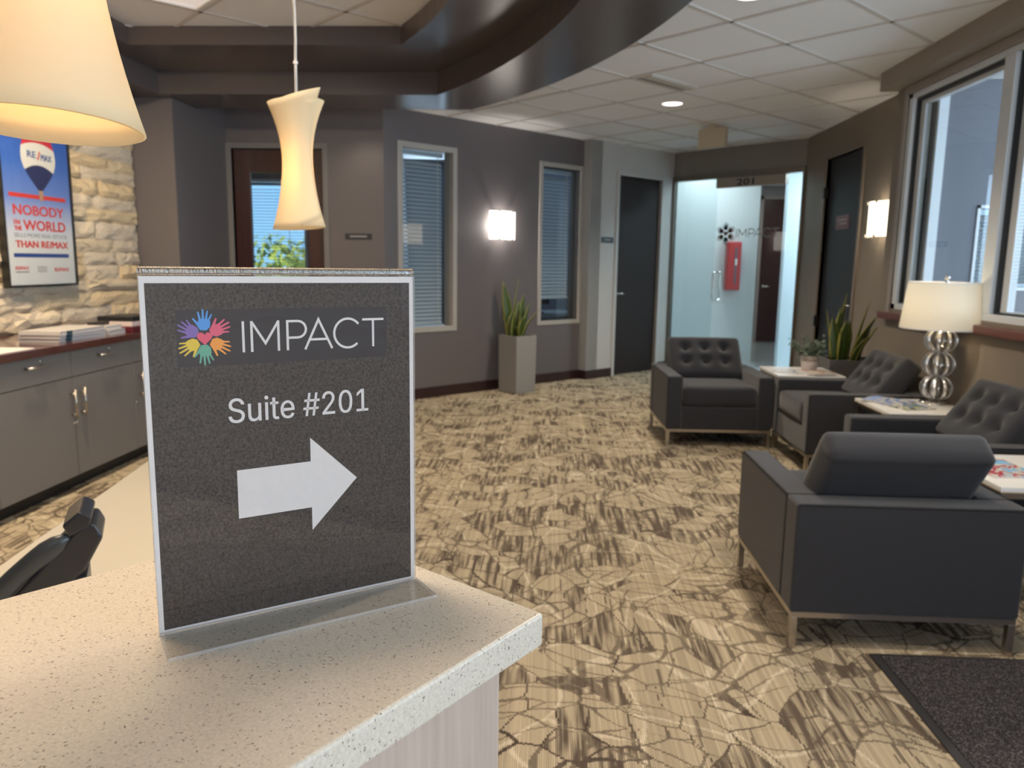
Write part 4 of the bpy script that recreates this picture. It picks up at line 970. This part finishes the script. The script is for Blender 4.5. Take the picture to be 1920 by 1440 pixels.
tube(bm, pts, [.012, .020, .023, .022, .021, .021, .021, .022, .023, .020, .010], 12); obj('handset', bm, PLASTG, t, smooth=True).location = (0, 0, .098)
bm = new_bm(); tube(bm, [(.097, *P3(-.08, .054)), (.0995, *P3(-.08, .054))], .0022, 8); obj('indicator', bm, mat('red_led', (.8, .05, .03), .4, emit=(1, .08, .05), estr=2.0), t).location = (0, 0, .098)

# ------------------------------------------------------------------ the sign
F = Frame((-.298, .544), (.81988, .57254), (.57254, -.81988)); ZS = 1.0602
SW, SH = .217, .2835
t = thing('sign_holder', 'clear acrylic sign holder standing on the quartz counter', 'sign holder', (0, 0, 0))
def sheet(bm, s0, s1, n0, n1, z0, z1, axis):
    """acrylic sheet: broad faces clear, narrow edges bright"""
    F.box(bm, s0, s1, n0, n1, z0, z1)
    for f in bm.faces:
        f.normal_update(); l = max(abs(f.normal.dot(F.n)) if axis == 'n' else abs(f.normal.z), 0)
        f.material_index = 0 if l > .9 else 1
bm = new_bm(); sheet(bm, 0, SW, .0006, .0026, ZS, ZS+SH-.006, 'n'); obj('front_sheet', bm, [ACRYL, EDGE], t)
bm = new_bm(); sheet(bm, 0, SW, -.0030, -.0010, ZS, ZS+SH-.006, 'n'); obj('back_sheet', bm, [ACRYL, EDGE], t)
bm = new_bm(); F.box(bm, 0, SW, -.0030, .0026, ZS+SH-.006, ZS+SH); obj('top_fold', bm, FOLD, t, bevel=.0018, seg=3)
bm = new_bm(); sheet(bm, 0, SW, .0026, .046, ZS, ZS+.0025, 'z'); obj('foot', bm, [ACRYL, EDGE], t)
bm = new_bm(); F.box(bm, .0003, SW-.0003, -.0006, .0002, ZS+.0005, ZS+SH-.0068)
t = tag(obj('printed_sign', bm, PAPER), 'dark printed suite sign with white arrow inside the clear holder', 'sign')
def pl(name, pts, off, m): bm = new_bm(); F.poly(bm, [(a, ZS+b) for a, b in pts], off); return obj(name, bm, m, t)
pl('print', [(.0040, .0035), (.2130, .0035), (.2130, .2715), (.0040, .2715)], .00028, PRINT)
pl('logo_panel', [(.0238, .2085), (.1915, .2085), (.1915, .2515), (.0238, .2515)], .00032, PRINT2)
lc = (.0438, .2305)
COLS = {90: (.085, .27, .60), 30: (.66, .10, .16), 330: (.80, .29, .045), 270: (.13, .34, .23), 210: (.68, .46, .045), 150: (.20, .12, .34)}
for a, c in COLS.items():
    bm = new_bm(); ca = math.cos(math.radians(a)); sa = math.sin(math.radians(a))
    hand_shape(bm, F, lc[0]+.0132*ca, ZS+lc[1]+.0132*sa, a, .0150, .00036, 1 if a in (90, 30, 150) else (-1 if a in (270, 330) else 1))
    obj('hand_print', bm, mat('hand_ink_%d' % a, c, .5), t)
bm = new_bm(); heart_shape(bm, F, lc[0], ZS+.2302, .0056, .00036); obj('heart_print', bm, mat('heart_ink', (.68, .09, .14), .5), t)
for b_ in impact_letters(F, .0718, .1889, ZS+.2178, ZS+.2420, .0019, .00036): obj('letter', b_, INKW, t)
put_text('suite_text', F, 'Suite #201', .0586, .1740, ZS+.1622, ZS+.1822, .00036, INKW, t, 0, .00018)
pl('arrow', [(.0632, .0840), (.1226, .0840), (.1226, .0640), (.1626, .1045), (.1226, .1440), (.1226, .1238), (.0632, .1238)], .00036, INKW)

# ------------------------------------------------------------------ pendant lamps
PSH = shade_mat('pendant_glass', (.86, .74, .52), (1.0, .72, .38), .06, .40)
def pendant(x, y, z0, rz, label, hang):
    t = thing('pendant_lamp', label, 'pendant lamp', (x, y, z0), rz, 'folded glass pendants over the reception desk')
    bm = new_bm(); H = .315; NT, NZ = 46, 22; g = []
    for i in range(NT+1):
        th = 2*PI*1.14*i/NT; q = i/NT; row = []
        ov = .007*q                                   # the sheet wraps outwards over itself
        zt = H + .026*max(0, (q-.80)/.20)**1.0 + .006*math.sin(th); zb = -.004 + .005*math.sin(th+.6) + .022*max(0, (q-.86)/.14)
        for k in range(NZ+1):
            f = k/NZ; z = zb + (zt-zb)*f
            e = abs(f-.56)/.56 if f < .56 else (f-.56)/.44
            r = .0325 + (.029 if f < .56 else .033)*e**1.9 + ov
            row.append(bm.verts.new((r*math.cos(th), r*math.sin(th), z)))
        g.append(row)
    for i in range(NT):
        for k in range(NZ): bm.faces.new((g[i][k], g[i+1][k], g[i+1][k+1], g[i][k+1]))
    o = obj('glass_shade', bm, PSH, t, smooth=True); m_ = o.modifiers.new('solid', 'SOLIDIFY'); m_.thickness = .003
    bm = new_bm(); cyl(bm, (0, 0, 0), .018, .215, .275, 16); obj('socket', bm, PAPER, t)
    bm = new_bm(); lathe(bm, [(0, .12), (.014, .125), (.021, .15), (.019, .18), (.013, .215)], 16); obj('bulb', bm, mat('warm_bulb', (1, .9, .7), .4, emit=(1, .72, .38), estr=5.0), t, smooth=True)
    bm = new_bm(); c = [(.0, 0, .275), (-.004, .0, .33), (.006, 0, .375), (.008, 0, .41), (-.004, .002, .47), (-.010, .002, .53), (-.006, .0, .60), (.004, 0, .66), (.004, 0, .9), (.004, 0, hang)]
    tube(bm, c, .0035, 8); obj('cord', bm, mat('white_cord', (.62, .58, .54), .5), t, smooth=True)
    bm = new_bm(); tube(bm, [(.010, 0, .26), (.008, 0, hang)], .0009, 6); obj('suspension_wire', bm, NICKEL, t)
    bm = new_bm(); tube(bm, [(.0075, 0, .405), (.0075, 0, .412)], .006, 8); obj('cord_clip', bm, PAPER, t)
    bm = new_bm(); cyl(bm, (.004, 0, 0), .06, hang-.02, hang+.003, 20); obj('ceiling_cap', bm, PAPER, t)
    light('POINT', 'pendant_bulb', (x, y, z0+.105), 1.35, WARM, .02)
pendant(-.664, 2.03, 1.436, math.radians(-70), 'small whole pendant of folded cream glass hanging behind the sign', ZT-1.436-.012)
pendant(-.380, .58, 1.4500, math.radians(205), 'large cropped cream glass pendant at upper left, nearest the camera', ZT-1.4500-.012)

# ------------------------------------------------------------------ chairs
def pillow(bm, sx, sy, sz, nx, ny, nz, r, crown=0.0, tufts=(), depth=0.0, sig=.035):
    """rounded cushion centred on the origin; tufts pull the -y face inwards"""
    def grid(n, h): return [-h + 2*h*i/n for i in range(n+1)]
    X, Y, Z = grid(nx, sx/2), grid(ny, sy/2), grid(nz, sz/2); V = {}
    def vert(i, j, k):
        if (i, j, k) in V: return V[(i, j, k)]
        p = Vector((X[i], Y[j], Z[k])); hx, hy, hz = sx/2-r, sy/2-r, sz/2-r
        q = Vector((max(-hx, min(hx, p.x)), max(-hy, min(hy, p.y)), max(-hz, min(hz, p.z)))); d = p-q
        if d.length > 1e-9: p = q + d.normalized()*min(d.length, r)
        fx, fz, fy = 1-(2*X[i]/sx)**2, 1-(2*Z[k]/sz)**2, 1-(2*Y[j]/sy)**2
        if j == 0: p.y -= crown*fx*fz
        if j == ny: p.y += crown*.4*fx*fz
        if k == nz: p.z += crown*.35*fx*fy
        if i in (0, nx): p.x += (1 if i else -1)*crown*.3*fz*fy
        if tufts and j == 0:
            for tx, tz in tufts: p.y += depth*math.exp(-((p.x-tx)**2+(p.z-tz)**2)/(2*sig*sig))
        V[(i, j, k)] = bm.verts.new(p); return V[(i, j, k)]
    def face(f, a, b):
        for i in range(a):
            for j in range(b): bm.faces.new((f(i, j), f(i+1, j), f(i+1, j+1), f(i, j+1)))
    face(lambda a, b: vert(a, 0, b), nx, nz); face(lambda a, b: vert(a, ny, b), nx, nz)
    face(lambda a, b: vert(a, b, 0), nx, ny); face(lambda a, b: vert(a, b, nz), nx, ny)
    face(lambda a, b: vert(0, a, b), ny, nz); face(lambda a, b: vert(nx, a, b), ny, nz)
def armchair(label):
    t = thing('armchair', label, 'armchair', (0, 0, 0), 0, 'charcoal armchairs of the waiting area')
    W, D = .79, .79; hw, hd = W/2, D/2
    for sx in (-1, 1):
        for sy in (-1, 1):
            bm = new_bm(); x, y = sx*(hw-.018), sy*(hd-.018); box(bm, x-.0125, x+.0125, y-.0125, y+.0125, 0, .118); obj('leg', bm, NICKEL, t, bevel=.0015)
    bm = new_bm(); e = .006
    for q in ((-hw+e, hw-e, -hd+e, -hd+e+.025), (-hw+e, hw-e, hd-e-.025, hd-e), (-hw+e, -hw+e+.025, -hd+e+.025, hd-e-.025), (hw-e-.025, hw-e, -hd+e+.025, hd-e-.025)): box(bm, *q, .118, .138)
    obj('base_rail', bm, NICKEL, t)
    ZA = .538
    for sx in (-1, 1):
        bm = new_bm(); x0, x1 = sorted((sx*hw, sx*(hw-.115))); box(bm, x0, x1, -hd, hd-.125, .1385, ZA); a = obj('arm', bm, FABRIC, t, bevel=.016, seg=3)
        bm = new_bm(); xs = sx*(hw-.003); tube(bm, [(xs, -hd+.012, .16), (xs, -hd+.006, ZA-.012), (xs, -hd+.03, ZA-.003), (xs, hd-.13, ZA-.003)], .0028, 6); obj('piping', bm, FABDARK, a, smooth=True)
    bm = new_bm(); box(bm, -hw, hw, hd-.125, hd, .1385, ZA); b = obj('back_panel', bm, FABRIC, t, bevel=.012, seg=3)
    bm = new_bm(); tube(bm, [(-hw+.008, hd-.002, ZA-.004), (hw-.008, hd-.002, ZA-.004)], .0028, 6); obj('piping', bm, FABDARK, b, smooth=True)
    bm = new_bm(); box(bm, -hw+.1155, hw-.1155, -hd+.008, hd-.126, .1385, .305); obj('seat_base', bm, FABRIC, t, bevel=.006)
    bm = new_bm(); pillow(bm, W-.235, .50, .155, 14, 12, 6, .03, .010); s = obj('seat_cushion', bm, FABRIC, t, smooth=True); s.location = (0, -hd+.253, .3845)
    tf = [(x, z) for z in (-.045, .075) for x in (-.155, 0, .155)]
    bm = new_bm(); pillow(bm, .575, .135, .375, 40, 6, 28, .032, .020, tf, .040, .030); c = obj('back_cushion', bm, FABRIC, t, smooth=True)
    c.location = (0, .205, .592); c.rotation_euler = (-math.radians(37), 0, 0)
    for x, z in tf:
        bm = new_bm(); lathe(bm, [(0, -.006), (.008, -.004), (.011, 0), (0, .004)], 12)
        o = obj('button', bm, FABDARK, c, smooth=True); o.location = (x, -.0675-.020*(1-(2*x/.575)**2)*(1-(2*z/.375)**2)+.036, z); o.rotation_euler = (PI/2, 0, 0)
    bm = new_bm(); hx, hz = .2835, .1835
    tube(bm, [(-hx+.02, .046, hz), (hx-.02, .046, hz), (hx, .046, hz-.02), (hx, .046, -hz+.02), (-hx, .046, -hz+.02), (-hx, .046, hz-.02)], .0026, 6, True); obj('piping', bm, FABDARK, c, smooth=True)
    return t
def copy_tree(o, parent=None):
    c = o.copy(); COL.objects.link(c)
    if parent is not None: c.parent = parent
    for ch in list(o.children): copy_tree(ch, c)
    return c
ch = armchair('charcoal armchair in the foreground seen from behind, next to the black mat')
ch.location = (1.266, 3.010, 0); ch.rotation_euler = (0, 0, PI)
for x, y, rz, lb in ((1.262, 6.085, 0.03, 'charcoal tufted armchair facing the camera before the glass entrance'),
                     (2.075, 5.375, -PI/2, 'charcoal armchair left of the table lamp, beside the corner table'),
                     (2.062, 3.955, -PI/2, 'charcoal armchair right of the table lamp, cut by the right edge')):
    c = copy_tree(ch); c.location = (x, y, 0); c.rotation_euler = (0, 0, rz); c['label'] = lb

# ------------------------------------------------------------------ tables and what stands on them
def side_table(x0, x1, y0, y1, zt, label):
    t = thing('side_table', label, 'table', ((x0+x1)/2, (y0+y1)/2, 0), 0, 'white topped side tables'); a, b = (x1-x0)/2, (y1-y0)/2
    bm = new_bm(); box(bm, -a, a, -b, b, zt-.02, zt); obj('table_top', bm, WHITELAM, t, bevel=.002)
    bm = new_bm(); box(bm, -a, a, -b, b, zt-.0235, zt-.0201); obj('edge_band', bm, mat('tan_wood_edge', (.45, .33, .21), .4), t)
    for sx in (-1, 1):
        for sy in (-1, 1):
            bm = new_bm(); x, y = sx*(a-.02), sy*(b-.02); box(bm, x-.0125, x+.0125, y-.0125, y+.0125, 0, zt-.048); obj('leg', bm, NICKEL, t)
    bm = new_bm()
    for q in ((-a+.008, a-.008, -b+.008, -b+.033), (-a+.008, a-.008, b-.033, b-.008), (-a+.008, -a+.033, -b+.033, b-.033), (a-.033, a-.008, -b+.033, b-.033)): box(bm, *q, zt-.048, zt-.0236)
    obj('rail', bm, NICKEL, t)
    return t
ZTB = .53
side_table(1.955, 2.465, 4.42, 4.945, ZTB, 'white side table under the silver lamp between two armchairs')
side_table(1.745, 2.255, 5.90, 6.44, ZTB, 'white side table in the far corner under the small potted plant')
side_table(1.735, 2.30, 2.93, 3.47, ZTB, 'white side table at the right edge beside the foreground armchair')
def magazine(x, y, z, w, l, rz, cols, label, seed):
    t = thing('magazine', label, 'magazine', (x, y, z), rz)
    bm = new_bm(); box(bm, -w/2, w/2, -l/2, l/2, 0, .006); obj('pages', bm, PAPER, t)
    r = random.Random(seed)
    m, nt, b = nodemat('magazine_cover_%d' % seed); N = nt.nodes.new
    tc = N('ShaderNodeTexCoord'); v = N('ShaderNodeTexNoise'); v.inputs['Scale'].default_value = 14; v.inputs['Detail'].default_value = 3; nt.links.new(tc.outputs['Object'], v.inputs['Vector'])
    cr = N('ShaderNodeValToRGB'); cr.color_ramp.interpolation = 'CONSTANT'; el = cr.color_ramp.elements
    n = len(cols)
    el[0].color = (*cols[0], 1); el[1].position = .33; el[1].color = (*cols[1], 1)
    for i in range(2, n): e = el.new(.33+.34*(i-1)/(n-1)); e.color = (*cols[i], 1)
    nt.links.new(v.outputs[0], cr.inputs[0]); nt.links.new(cr.outputs[0], b.inputs['Base Color']); b.inputs['Roughness'].default_value = .25
    bm = new_bm(); box(bm, -w/2, w/2, -l/2, l/2, .006, .0068); cv = obj('cover', bm, m, t)
    bm = new_bm(); box(bm, -w/2+.01, w/2-.01, l/2-.07, l/2-.015, .0068, .0070); obj('masthead', bm, mat('magazine_head_%d' % seed, cols[-1], .3), t)
    return t
G1, G2, W1, B1, B2 = (.06, .12, .05), (.20, .27, .10), (.62, .60, .55), (.12, .20, .50), (.25, .36, .66)
magazine(2.13, 4.67, ZTB+.0005, .22, .29, .35, [G1, (.10, .12, .08), W1, G2, B1], 'green and blue magazine lying beside the lamp base', 11)
magazine(2.10, 4.80, ZTB+.0078, .20, .26, .75, [B2, B1, W1, B2], 'blue magazine overlapping the green one at the table edge', 12)
magazine(1.93, 6.10, ZTB+.0005, .22, .29, .9, [(.55, .58, .62), (.30, .34, .38), W1, (.6, .6, .62)], 'grey white magazine on the far corner table', 13)
magazine(2.09, 6.05, ZTB+.0078, .20, .26, .2, [(.52, .33, .24), (.60, .45, .36), W1, (.40, .22, .16)], 'tan magazine on the far corner table, nearest the planter', 14)
magazine(1.875, 3.20, ZTB+.0005, .21, .28, .05, [(.15, .42, .72), (.50, .58, .62), (.45, .06, .08), W1, (.20, .50, .80)], 'bright blue and red magazine on the table at the right edge', 15)

# table lamp
lx, ly = 2.376, 4.785
t = thing('table_lamp', 'table lamp of three silver ribbed glass balls with cream shade', 'lamp', (lx, ly, ZTB+.0005))
bm = new_bm(); lathe(bm, [(0, 0), (.088, 0), (.090, .006), (.086, .014), (.045, .018), (.022, .026), (0, .027)], 32); obj('base', bm, CHROME, t, smooth=True)
bm = new_bm(); cyl(bm, (0, 0, 0), .007, .02, .48, 12); obj('stem', bm, CHROME, t, smooth=True)
BALLG = glassmat('lamp_ball_glass', (.90, .90, .90), 1.5, boost=1.6); SILV = mat('mercury_silver', (.90, .89, .87), .24, .85)
for k in range(3):
    zc = .100 + k*.146; rb = .089
    bm = new_bm(); nu, nv = 40, 16; g = []
    for j in range(nv+1):
        ph = PI*j/nv; row = []
        for i in range(nu):
            a = 2*PI*i/nu; r = rb*(.93+.05*abs(math.cos(a*4)))*math.sin(ph)
            row.append(bm.verts.new((r*math.cos(a), r*math.sin(a), zc + rb*.82*math.cos(ph))))
        g.append(row)
    for j in range(nv):
        for i in range(nu): bm.faces.new((g[j][i], g[j][(i+1) % nu], g[j+1][(i+1) % nu], g[j+1][i]))
    bmesh.ops.remove_doubles(bm, verts=bm.verts[:], dist=1e-4)
    ball = obj('glass_ball', bm, BALLG, t, smooth=True)
    for i in range(8):
        a = 2*PI*(i+.25)/8; bm = new_bm(); ps, rr = [], []
        G_ = []
        for j in range(13):
            ph = PI*(.05+.90*j/12); wv_ = .0185*math.sin(ph)**.8 + .002; r = rb*math.sin(ph)
            c = Vector((r*math.cos(a), r*math.sin(a), zc+rb*.84*math.cos(ph))); sd = Vector((-math.sin(a), math.cos(a), 0)); nr = Vector((math.cos(a)*math.sin(ph), math.sin(a)*math.sin(ph), math.cos(ph)))
            G_.append([bm.verts.new(c+sd*wv_), bm.verts.new(c+nr*.005), bm.verts.new(c-sd*wv_), bm.verts.new(c-nr*.003)])
        for A, B in zip(G_, G_[1:]):
            for q in range(4): bm.faces.new((A[q], A[(q+1) % 4], B[(q+1) % 4], B[q]))
        obj('rib', bm, SILV, ball, smooth=True)
    bm = new_bm(); lathe(bm, [(.012, zc+rb*.80), (.026, zc+rb*.84), (.012, zc+rb*.90)], 20); obj('collar', bm, SILV, ball, smooth=True)
LSH = shade_mat('lamp_shade_fabric', (.80, .77, .70), (1, .86, .58), .10, .45)
bm = new_bm(); lathe(bm, [(.238, .462), (.208, .742), (.205, .742), (.235, .462), (.238, .462)], 48)
sh = obj('lamp_shade', bm, LSH, t, smooth=True)
bm = new_bm(); lathe(bm, [(.2385, .462), (.2375, .470), (.2345, .470), (.2345, .462), (.2385, .462)], 48); obj('rim', bm, mat('shade_rim', (.75, .74, .72), .6), sh); bm = new_bm(); lathe(bm, [(.2095, .734), (.2085, .743), (.2045, .743), (.2045, .734), (.2095, .734)], 48); obj('rim', bm, mat('shade_rim', (.75, .74, .72), .6), sh)
bm = new_bm(); lathe(bm, [(0, .73), (.010, .732), (.012, .745), (.006, .752), (.016, .764), (.014, .778), (0, .788)], 16); obj('finial', bm, CHROME, t, smooth=True)
bm = new_bm(); lathe(bm, [(0, .55), (.018, .56), (.026, .59), (.020, .62), (.012, .64), (0, .642)], 16); obj('bulb', bm, mat('warm_bulb', (1, .9, .7), .4, emit=(1, .72, .38), estr=5.0), t, smooth=True)
light('POINT', 'table_lamp_bulb', (lx-.03, ly, ZTB+.60), 5.0, (1.0, .80, .50), .03)

# small potted plant on the corner table
LEAFG = mat('grey_green_leaf', (.085, .12, .075), .6, noise=(30, .3))
t = thing('potted_plant', 'small bushy green plant in a two-tone pot on the corner table', 'plant', (2.095, 6.27, ZTB+.0005))
bm = new_bm(); lathe(bm, [(0, 0), (.058, 0), (.066, .07), (.066, .115), (.060, .115), (.058, .10), (0, .10)], 28); pt = obj('pot', bm, mat('pinkish_white_pot', (.60, .52, .48), .5), t, smooth=True)
bm = new_bm(); lathe(bm, [(.0668, .072), (.0675, .072), (.0675, .1155), (.0668, .1155)], 28); obj('band', bm, mat('tan_pot_band', (.34, .29, .245), .6), pt, smooth=True)
bm = new_bm(); cyl(bm, (0, 0, 0), .058, .09, .104, 20); obj('soil', bm, SOIL, t)
rr = random.Random(8); bmL = new_bm()
for i in range(30):
    a = rr.uniform(0, 2*PI); el = rr.uniform(.5, 1.35); L_ = rr.uniform(.11, .20)
    d = Vector((math.cos(a)*math.cos(el), math.sin(a)*math.cos(el), math.sin(el)))
    p0 = Vector((math.cos(a)*.02, math.sin(a)*.02, .10)); p2 = p0 + d*L_; p1 = p0 + d*L_*.5 + Vector((0, 0, .012))
    bm = new_bm(); tube(bm, [p0, p1, p2], [.0016, .0013, .0008], 5); st = obj('stem', bm, LEAFG, t, smooth=True)
    for k in range(9):
        f = .25 + .75*k/8; p = p0.lerp(p2, f); e = Vector((rr.gauss(0, 1), rr.gauss(0, 1), rr.gauss(.3, .8))).normalized(); s_ = rr.uniform(.014, .023)
        u = e.orthogonal().normalized()*s_*.55
        bmL.faces.new([bmL.verts.new(p), bmL.verts.new(p+e*s_*.9+u), bmL.verts.new(p+e*s_*1.9), bmL.verts.new(p+e*s_*.9-u)])
obj('foliage', bmL, LEAFG, t, kind='stuff')

# snake plants
def snake_leaf_mat():
    m, nt, b = nodemat('snake_plant_leaf'); N = nt.nodes.new; L = nt.links.new
    uv = N('ShaderNodeVertexColor'); uv.layer_name = 'edge'
    r = N('ShaderNodeValToRGB'); r.color_ramp.elements[0].position = .55; r.color_ramp.elements[1].position = .8
    r.color_ramp.elements[0].color = (.050, .085, .018, 1); r.color_ramp.elements[1].color = (.30, .28, .055, 1); L(uv.outputs[0], r.inputs[0])
    L(r.outputs[0], b.inputs['Base Color']); b.inputs['Roughness'].default_value = .4
    return m
SNAKE = snake_leaf_mat()
def snake_leaf(parent, p0, tip, w, face, twist=.5):
    p0, tip = Vector(p0), Vector(tip); d = tip-p0; n = 9; me = bpy.data.meshes.new('leaf'); vs_, fs, ed = [], [], []
    w *= 2.3; bend = Vector((d.x, d.y, 0))*.18
    for i in range(n+1):
        f = i/n; c = p0 + d*f - bend*math.sin(f*PI) ; tw = face + twist*f; sd = Vector((math.cos(tw), math.sin(tw), 0)); nn = Vector((-math.sin(tw), math.cos(tw), 0))
        ww = w*(.55+.45*math.sin(min(1, f*1.6)*PI/2))*(1-max(0, (f-.55)/.45)**1.7) + .0008
        for q, dep, e_ in ((-1, .0, 1), (-.66, .20, .5), (0, .34, 0), (.66, .20, .5), (1, .0, 1)): vs_.append(c + sd*ww*q - nn*ww*dep); ed.append(e_)
    for i in range(n):
        for j in range(4): a = i*5+j; fs.append((a, a+1, a+6, a+5))
    me.from_pydata(vs_, [], fs); me.materials.append(SNAKE)
    ca = me.color_attributes.new('edge', 'FLOAT_COLOR', 'POINT')
    for i, e_ in enumerate(ed): ca.data[i].color = (e_, e_, e_, 1)
    for p in me.polygons: p.use_smooth = True
    o = bpy.data.objects.new('leaf', me); COL.objects.link(o); o.parent = parent
    s_ = o.modifiers.new('solid', 'SOLIDIFY'); s_.thickness = .003
def planter_box(name, label, loc, rz, w, d, h, m, taper=0.0):
    t = thing(name, label, 'planter', loc, rz)
    bm = new_bm(); a, b = w/2, d/2; k = 1-taper
    o_ = [(-a*k, -b*k, 0), (a*k, -b*k, 0), (a*k, b*k, 0), (-a*k, b*k, 0)]; top = [(-a, -b, h), (a, -b, h), (a, b, h), (-a, b, h)]
    ins = [(-a+.018, -b+.018, h), (a-.018, -b+.018, h), (a-.018, b-.018, h), (-a+.018, b-.018, h)]; inb = [(x, y, h-.05) for x, y, z in ins]
    V = [[bm.verts.new(p) for p in L_] for L_ in (o_, top, ins, inb)]
    bm.faces.new(V[0][::-1])
    for A, B in zip(V, V[1:]):
        for i in range(4): bm.faces.new((A[i], A[(i+1) % 4], B[(i+1) % 4], B[i]))
    bm.faces.new(V[3]); obj('pot', bm, m, t, bevel=.003)
    bm = new_bm(); box(bm, -a+.02, a-.02, -b+.02, b-.02, h-.049, h-.025); obj('soil', bm, SOIL, t)
    return t
t = planter_box('snake_plant', 'snake plant in a tall light grey planter before the charcoal wall', (-.343, 8.075, 0), PI/4, .285, .285, .60, PLANTER, .04)
Z0 = .575
# tips given in the planter's own axes, rotated back from the room axes
def rl(x, y): return ((x+y)/R2, (y-x)/R2)
for bx, by, tx, ty, tz, w, f in ((-.09, .02, -.165, .03, 1.16, .024, .3), (-.06, .06, .0, .08, 1.20, .014, 1.2), (-.07, -.02, -.05, -.03, .86, .024, .1), (-.10, -.02, -.16, -.05, .80, .014, 1.4), (-.05, -.05, -.035, -.05, .84, .018, .9),
                                  (.0, .02, .005, .03, .955, .022, .2), (.03, .05, .055, .06, 1.03, .021, .4), (.05, .0, .13, .05, .95, .016, .8), (.05, -.04, .235, -.03, .885, .021, 1.1), (.03, -.04, .06, -.06, .80, .020, .5), (.02, -.06, -.02, -.08, .70, .016, 1.8), (.01, .0, .02, .0, .88, .02, 1.3)):
    b2, t2 = rl(bx, by), rl(tx, ty); snake_leaf(t, (b2[0], b2[1], Z0), (t2[0], t2[1], tz), w, f - PI/4)
t = planter_box('snake_plant', 'spreading snake plant in a dark grey planter in the corner by the taupe wall', (2.51, 6.53, 0), 0, .44, .32, .60, PLANTER2, .02)
for bx, by, tx, ty, tz, w, f in ((-.12, .0, -.08, .06, 1.02, .024, .2), (-.10, .05, -.02, .10, 1.14, .020, .5), (-.14, -.03, -.17, -.02, .95, .018, -.3), (-.09, -.05, -.07, -.06, .93, .024, .1), (-.15, .04, -.20, .05, 1.0, .010, 1.0), (-.11, -.06, -.12, -.08, .86, .022, .8), (-.06, -.02, -.03, -.02, .92, .022, -.2), (-.13, .02, -.13, .03, .90, .02, .9),
                                  (.0, -.04, .17, -.06, .96, .022, .5), (.02, -.02, .14, .02, 1.08, .016, .7), (.03, -.06, .20, -.08, .90, .022, .9), (.0, -.07, .10, -.12, .80, .020, .2), (-.02, -.05, .06, -.08, .78, .02, 1.2), (.04, .0, .20, .02, .94, .018, .3), (.08, .02, .17, .04, .84, .016, .6)):
    snake_leaf(t, (bx, by, Z0), (tx, ty, tz), w, f)

# floor mat
t = thing('door_mat', 'black speckled floor mat with rubber border at lower right', 'mat', (1.90, 1.60, 0))
bm = new_bm(); box(bm, -.75, .75, -1.0, .995, .0005, .006); obj('rubber_border', bm, MATRUB, t, bevel=.002)
bm = new_bm(); box(bm, -.72, .72, -.97, .970, .006, .010); obj('pile', bm, MATPILE, t)

# things seen through the blinds
t = thing('office_chair', 'dark office chair back just visible behind the nearer blind', 'chair', (-1.55, 8.05, 0), .6)
bm = new_bm(); pillow(bm, .46, .07, .42, 12, 3, 10, .06, .02); o = obj('backrest', bm, mat('black_mesh_fabric', (.012, .012, .014), .7), t, smooth=True); o.location = (0, .2, .66)
bm = new_bm(); pillow(bm, .48, .46, .08, 10, 10, 3, .035, .01); o = obj('seat', bm, mat('black_mesh_fabric', (.012, .012, .014), .7), t, smooth=True); o.location = (0, 0, .46)
bm = new_bm(); tube(bm, [(0, 0, .08), (0, 0, .42)], .025, 10)
for k in range(5): tube(bm, [(0, 0, .09), (.28*math.cos(k*2*PI/5), .28*math.sin(k*2*PI/5), .03)], .02, 8)
obj('base', bm, MATRUB, t)
t = thing('monitor', 'dark computer monitor on a desk behind the farther blind', 'monitor', (-.22, 9.35, .755), PI/4)
bm = new_bm(); box(bm, -.27, .27, -.02, .02, .10, .43); obj('screen', bm, mat('monitor_black', (.010, .012, .018), .2), t, bevel=.006)
bm = new_bm(); box(bm, -.03, .03, -.02, .02, .01, .12); box(bm, -.11, .11, -.09, .09, 0, .012); obj('stand', bm, MATRUB, t)
t = thing('office_desk', 'office desk under the monitor behind the farther blind', 'desk', (-.20, 9.45, 0), PI/4)
bm = new_bm(); box(bm, -.75, .70, -.30, .30, .725, .753); obj('desktop', bm, mat('dim_desk_laminate', (.12, .14, .16), .4), t)
for sx in (-.70, .66):
    bm = new_bm(); box(bm, sx-.02, sx+.02, -.28, .28, 0, .725); obj('leg', bm, MATRUB, t)
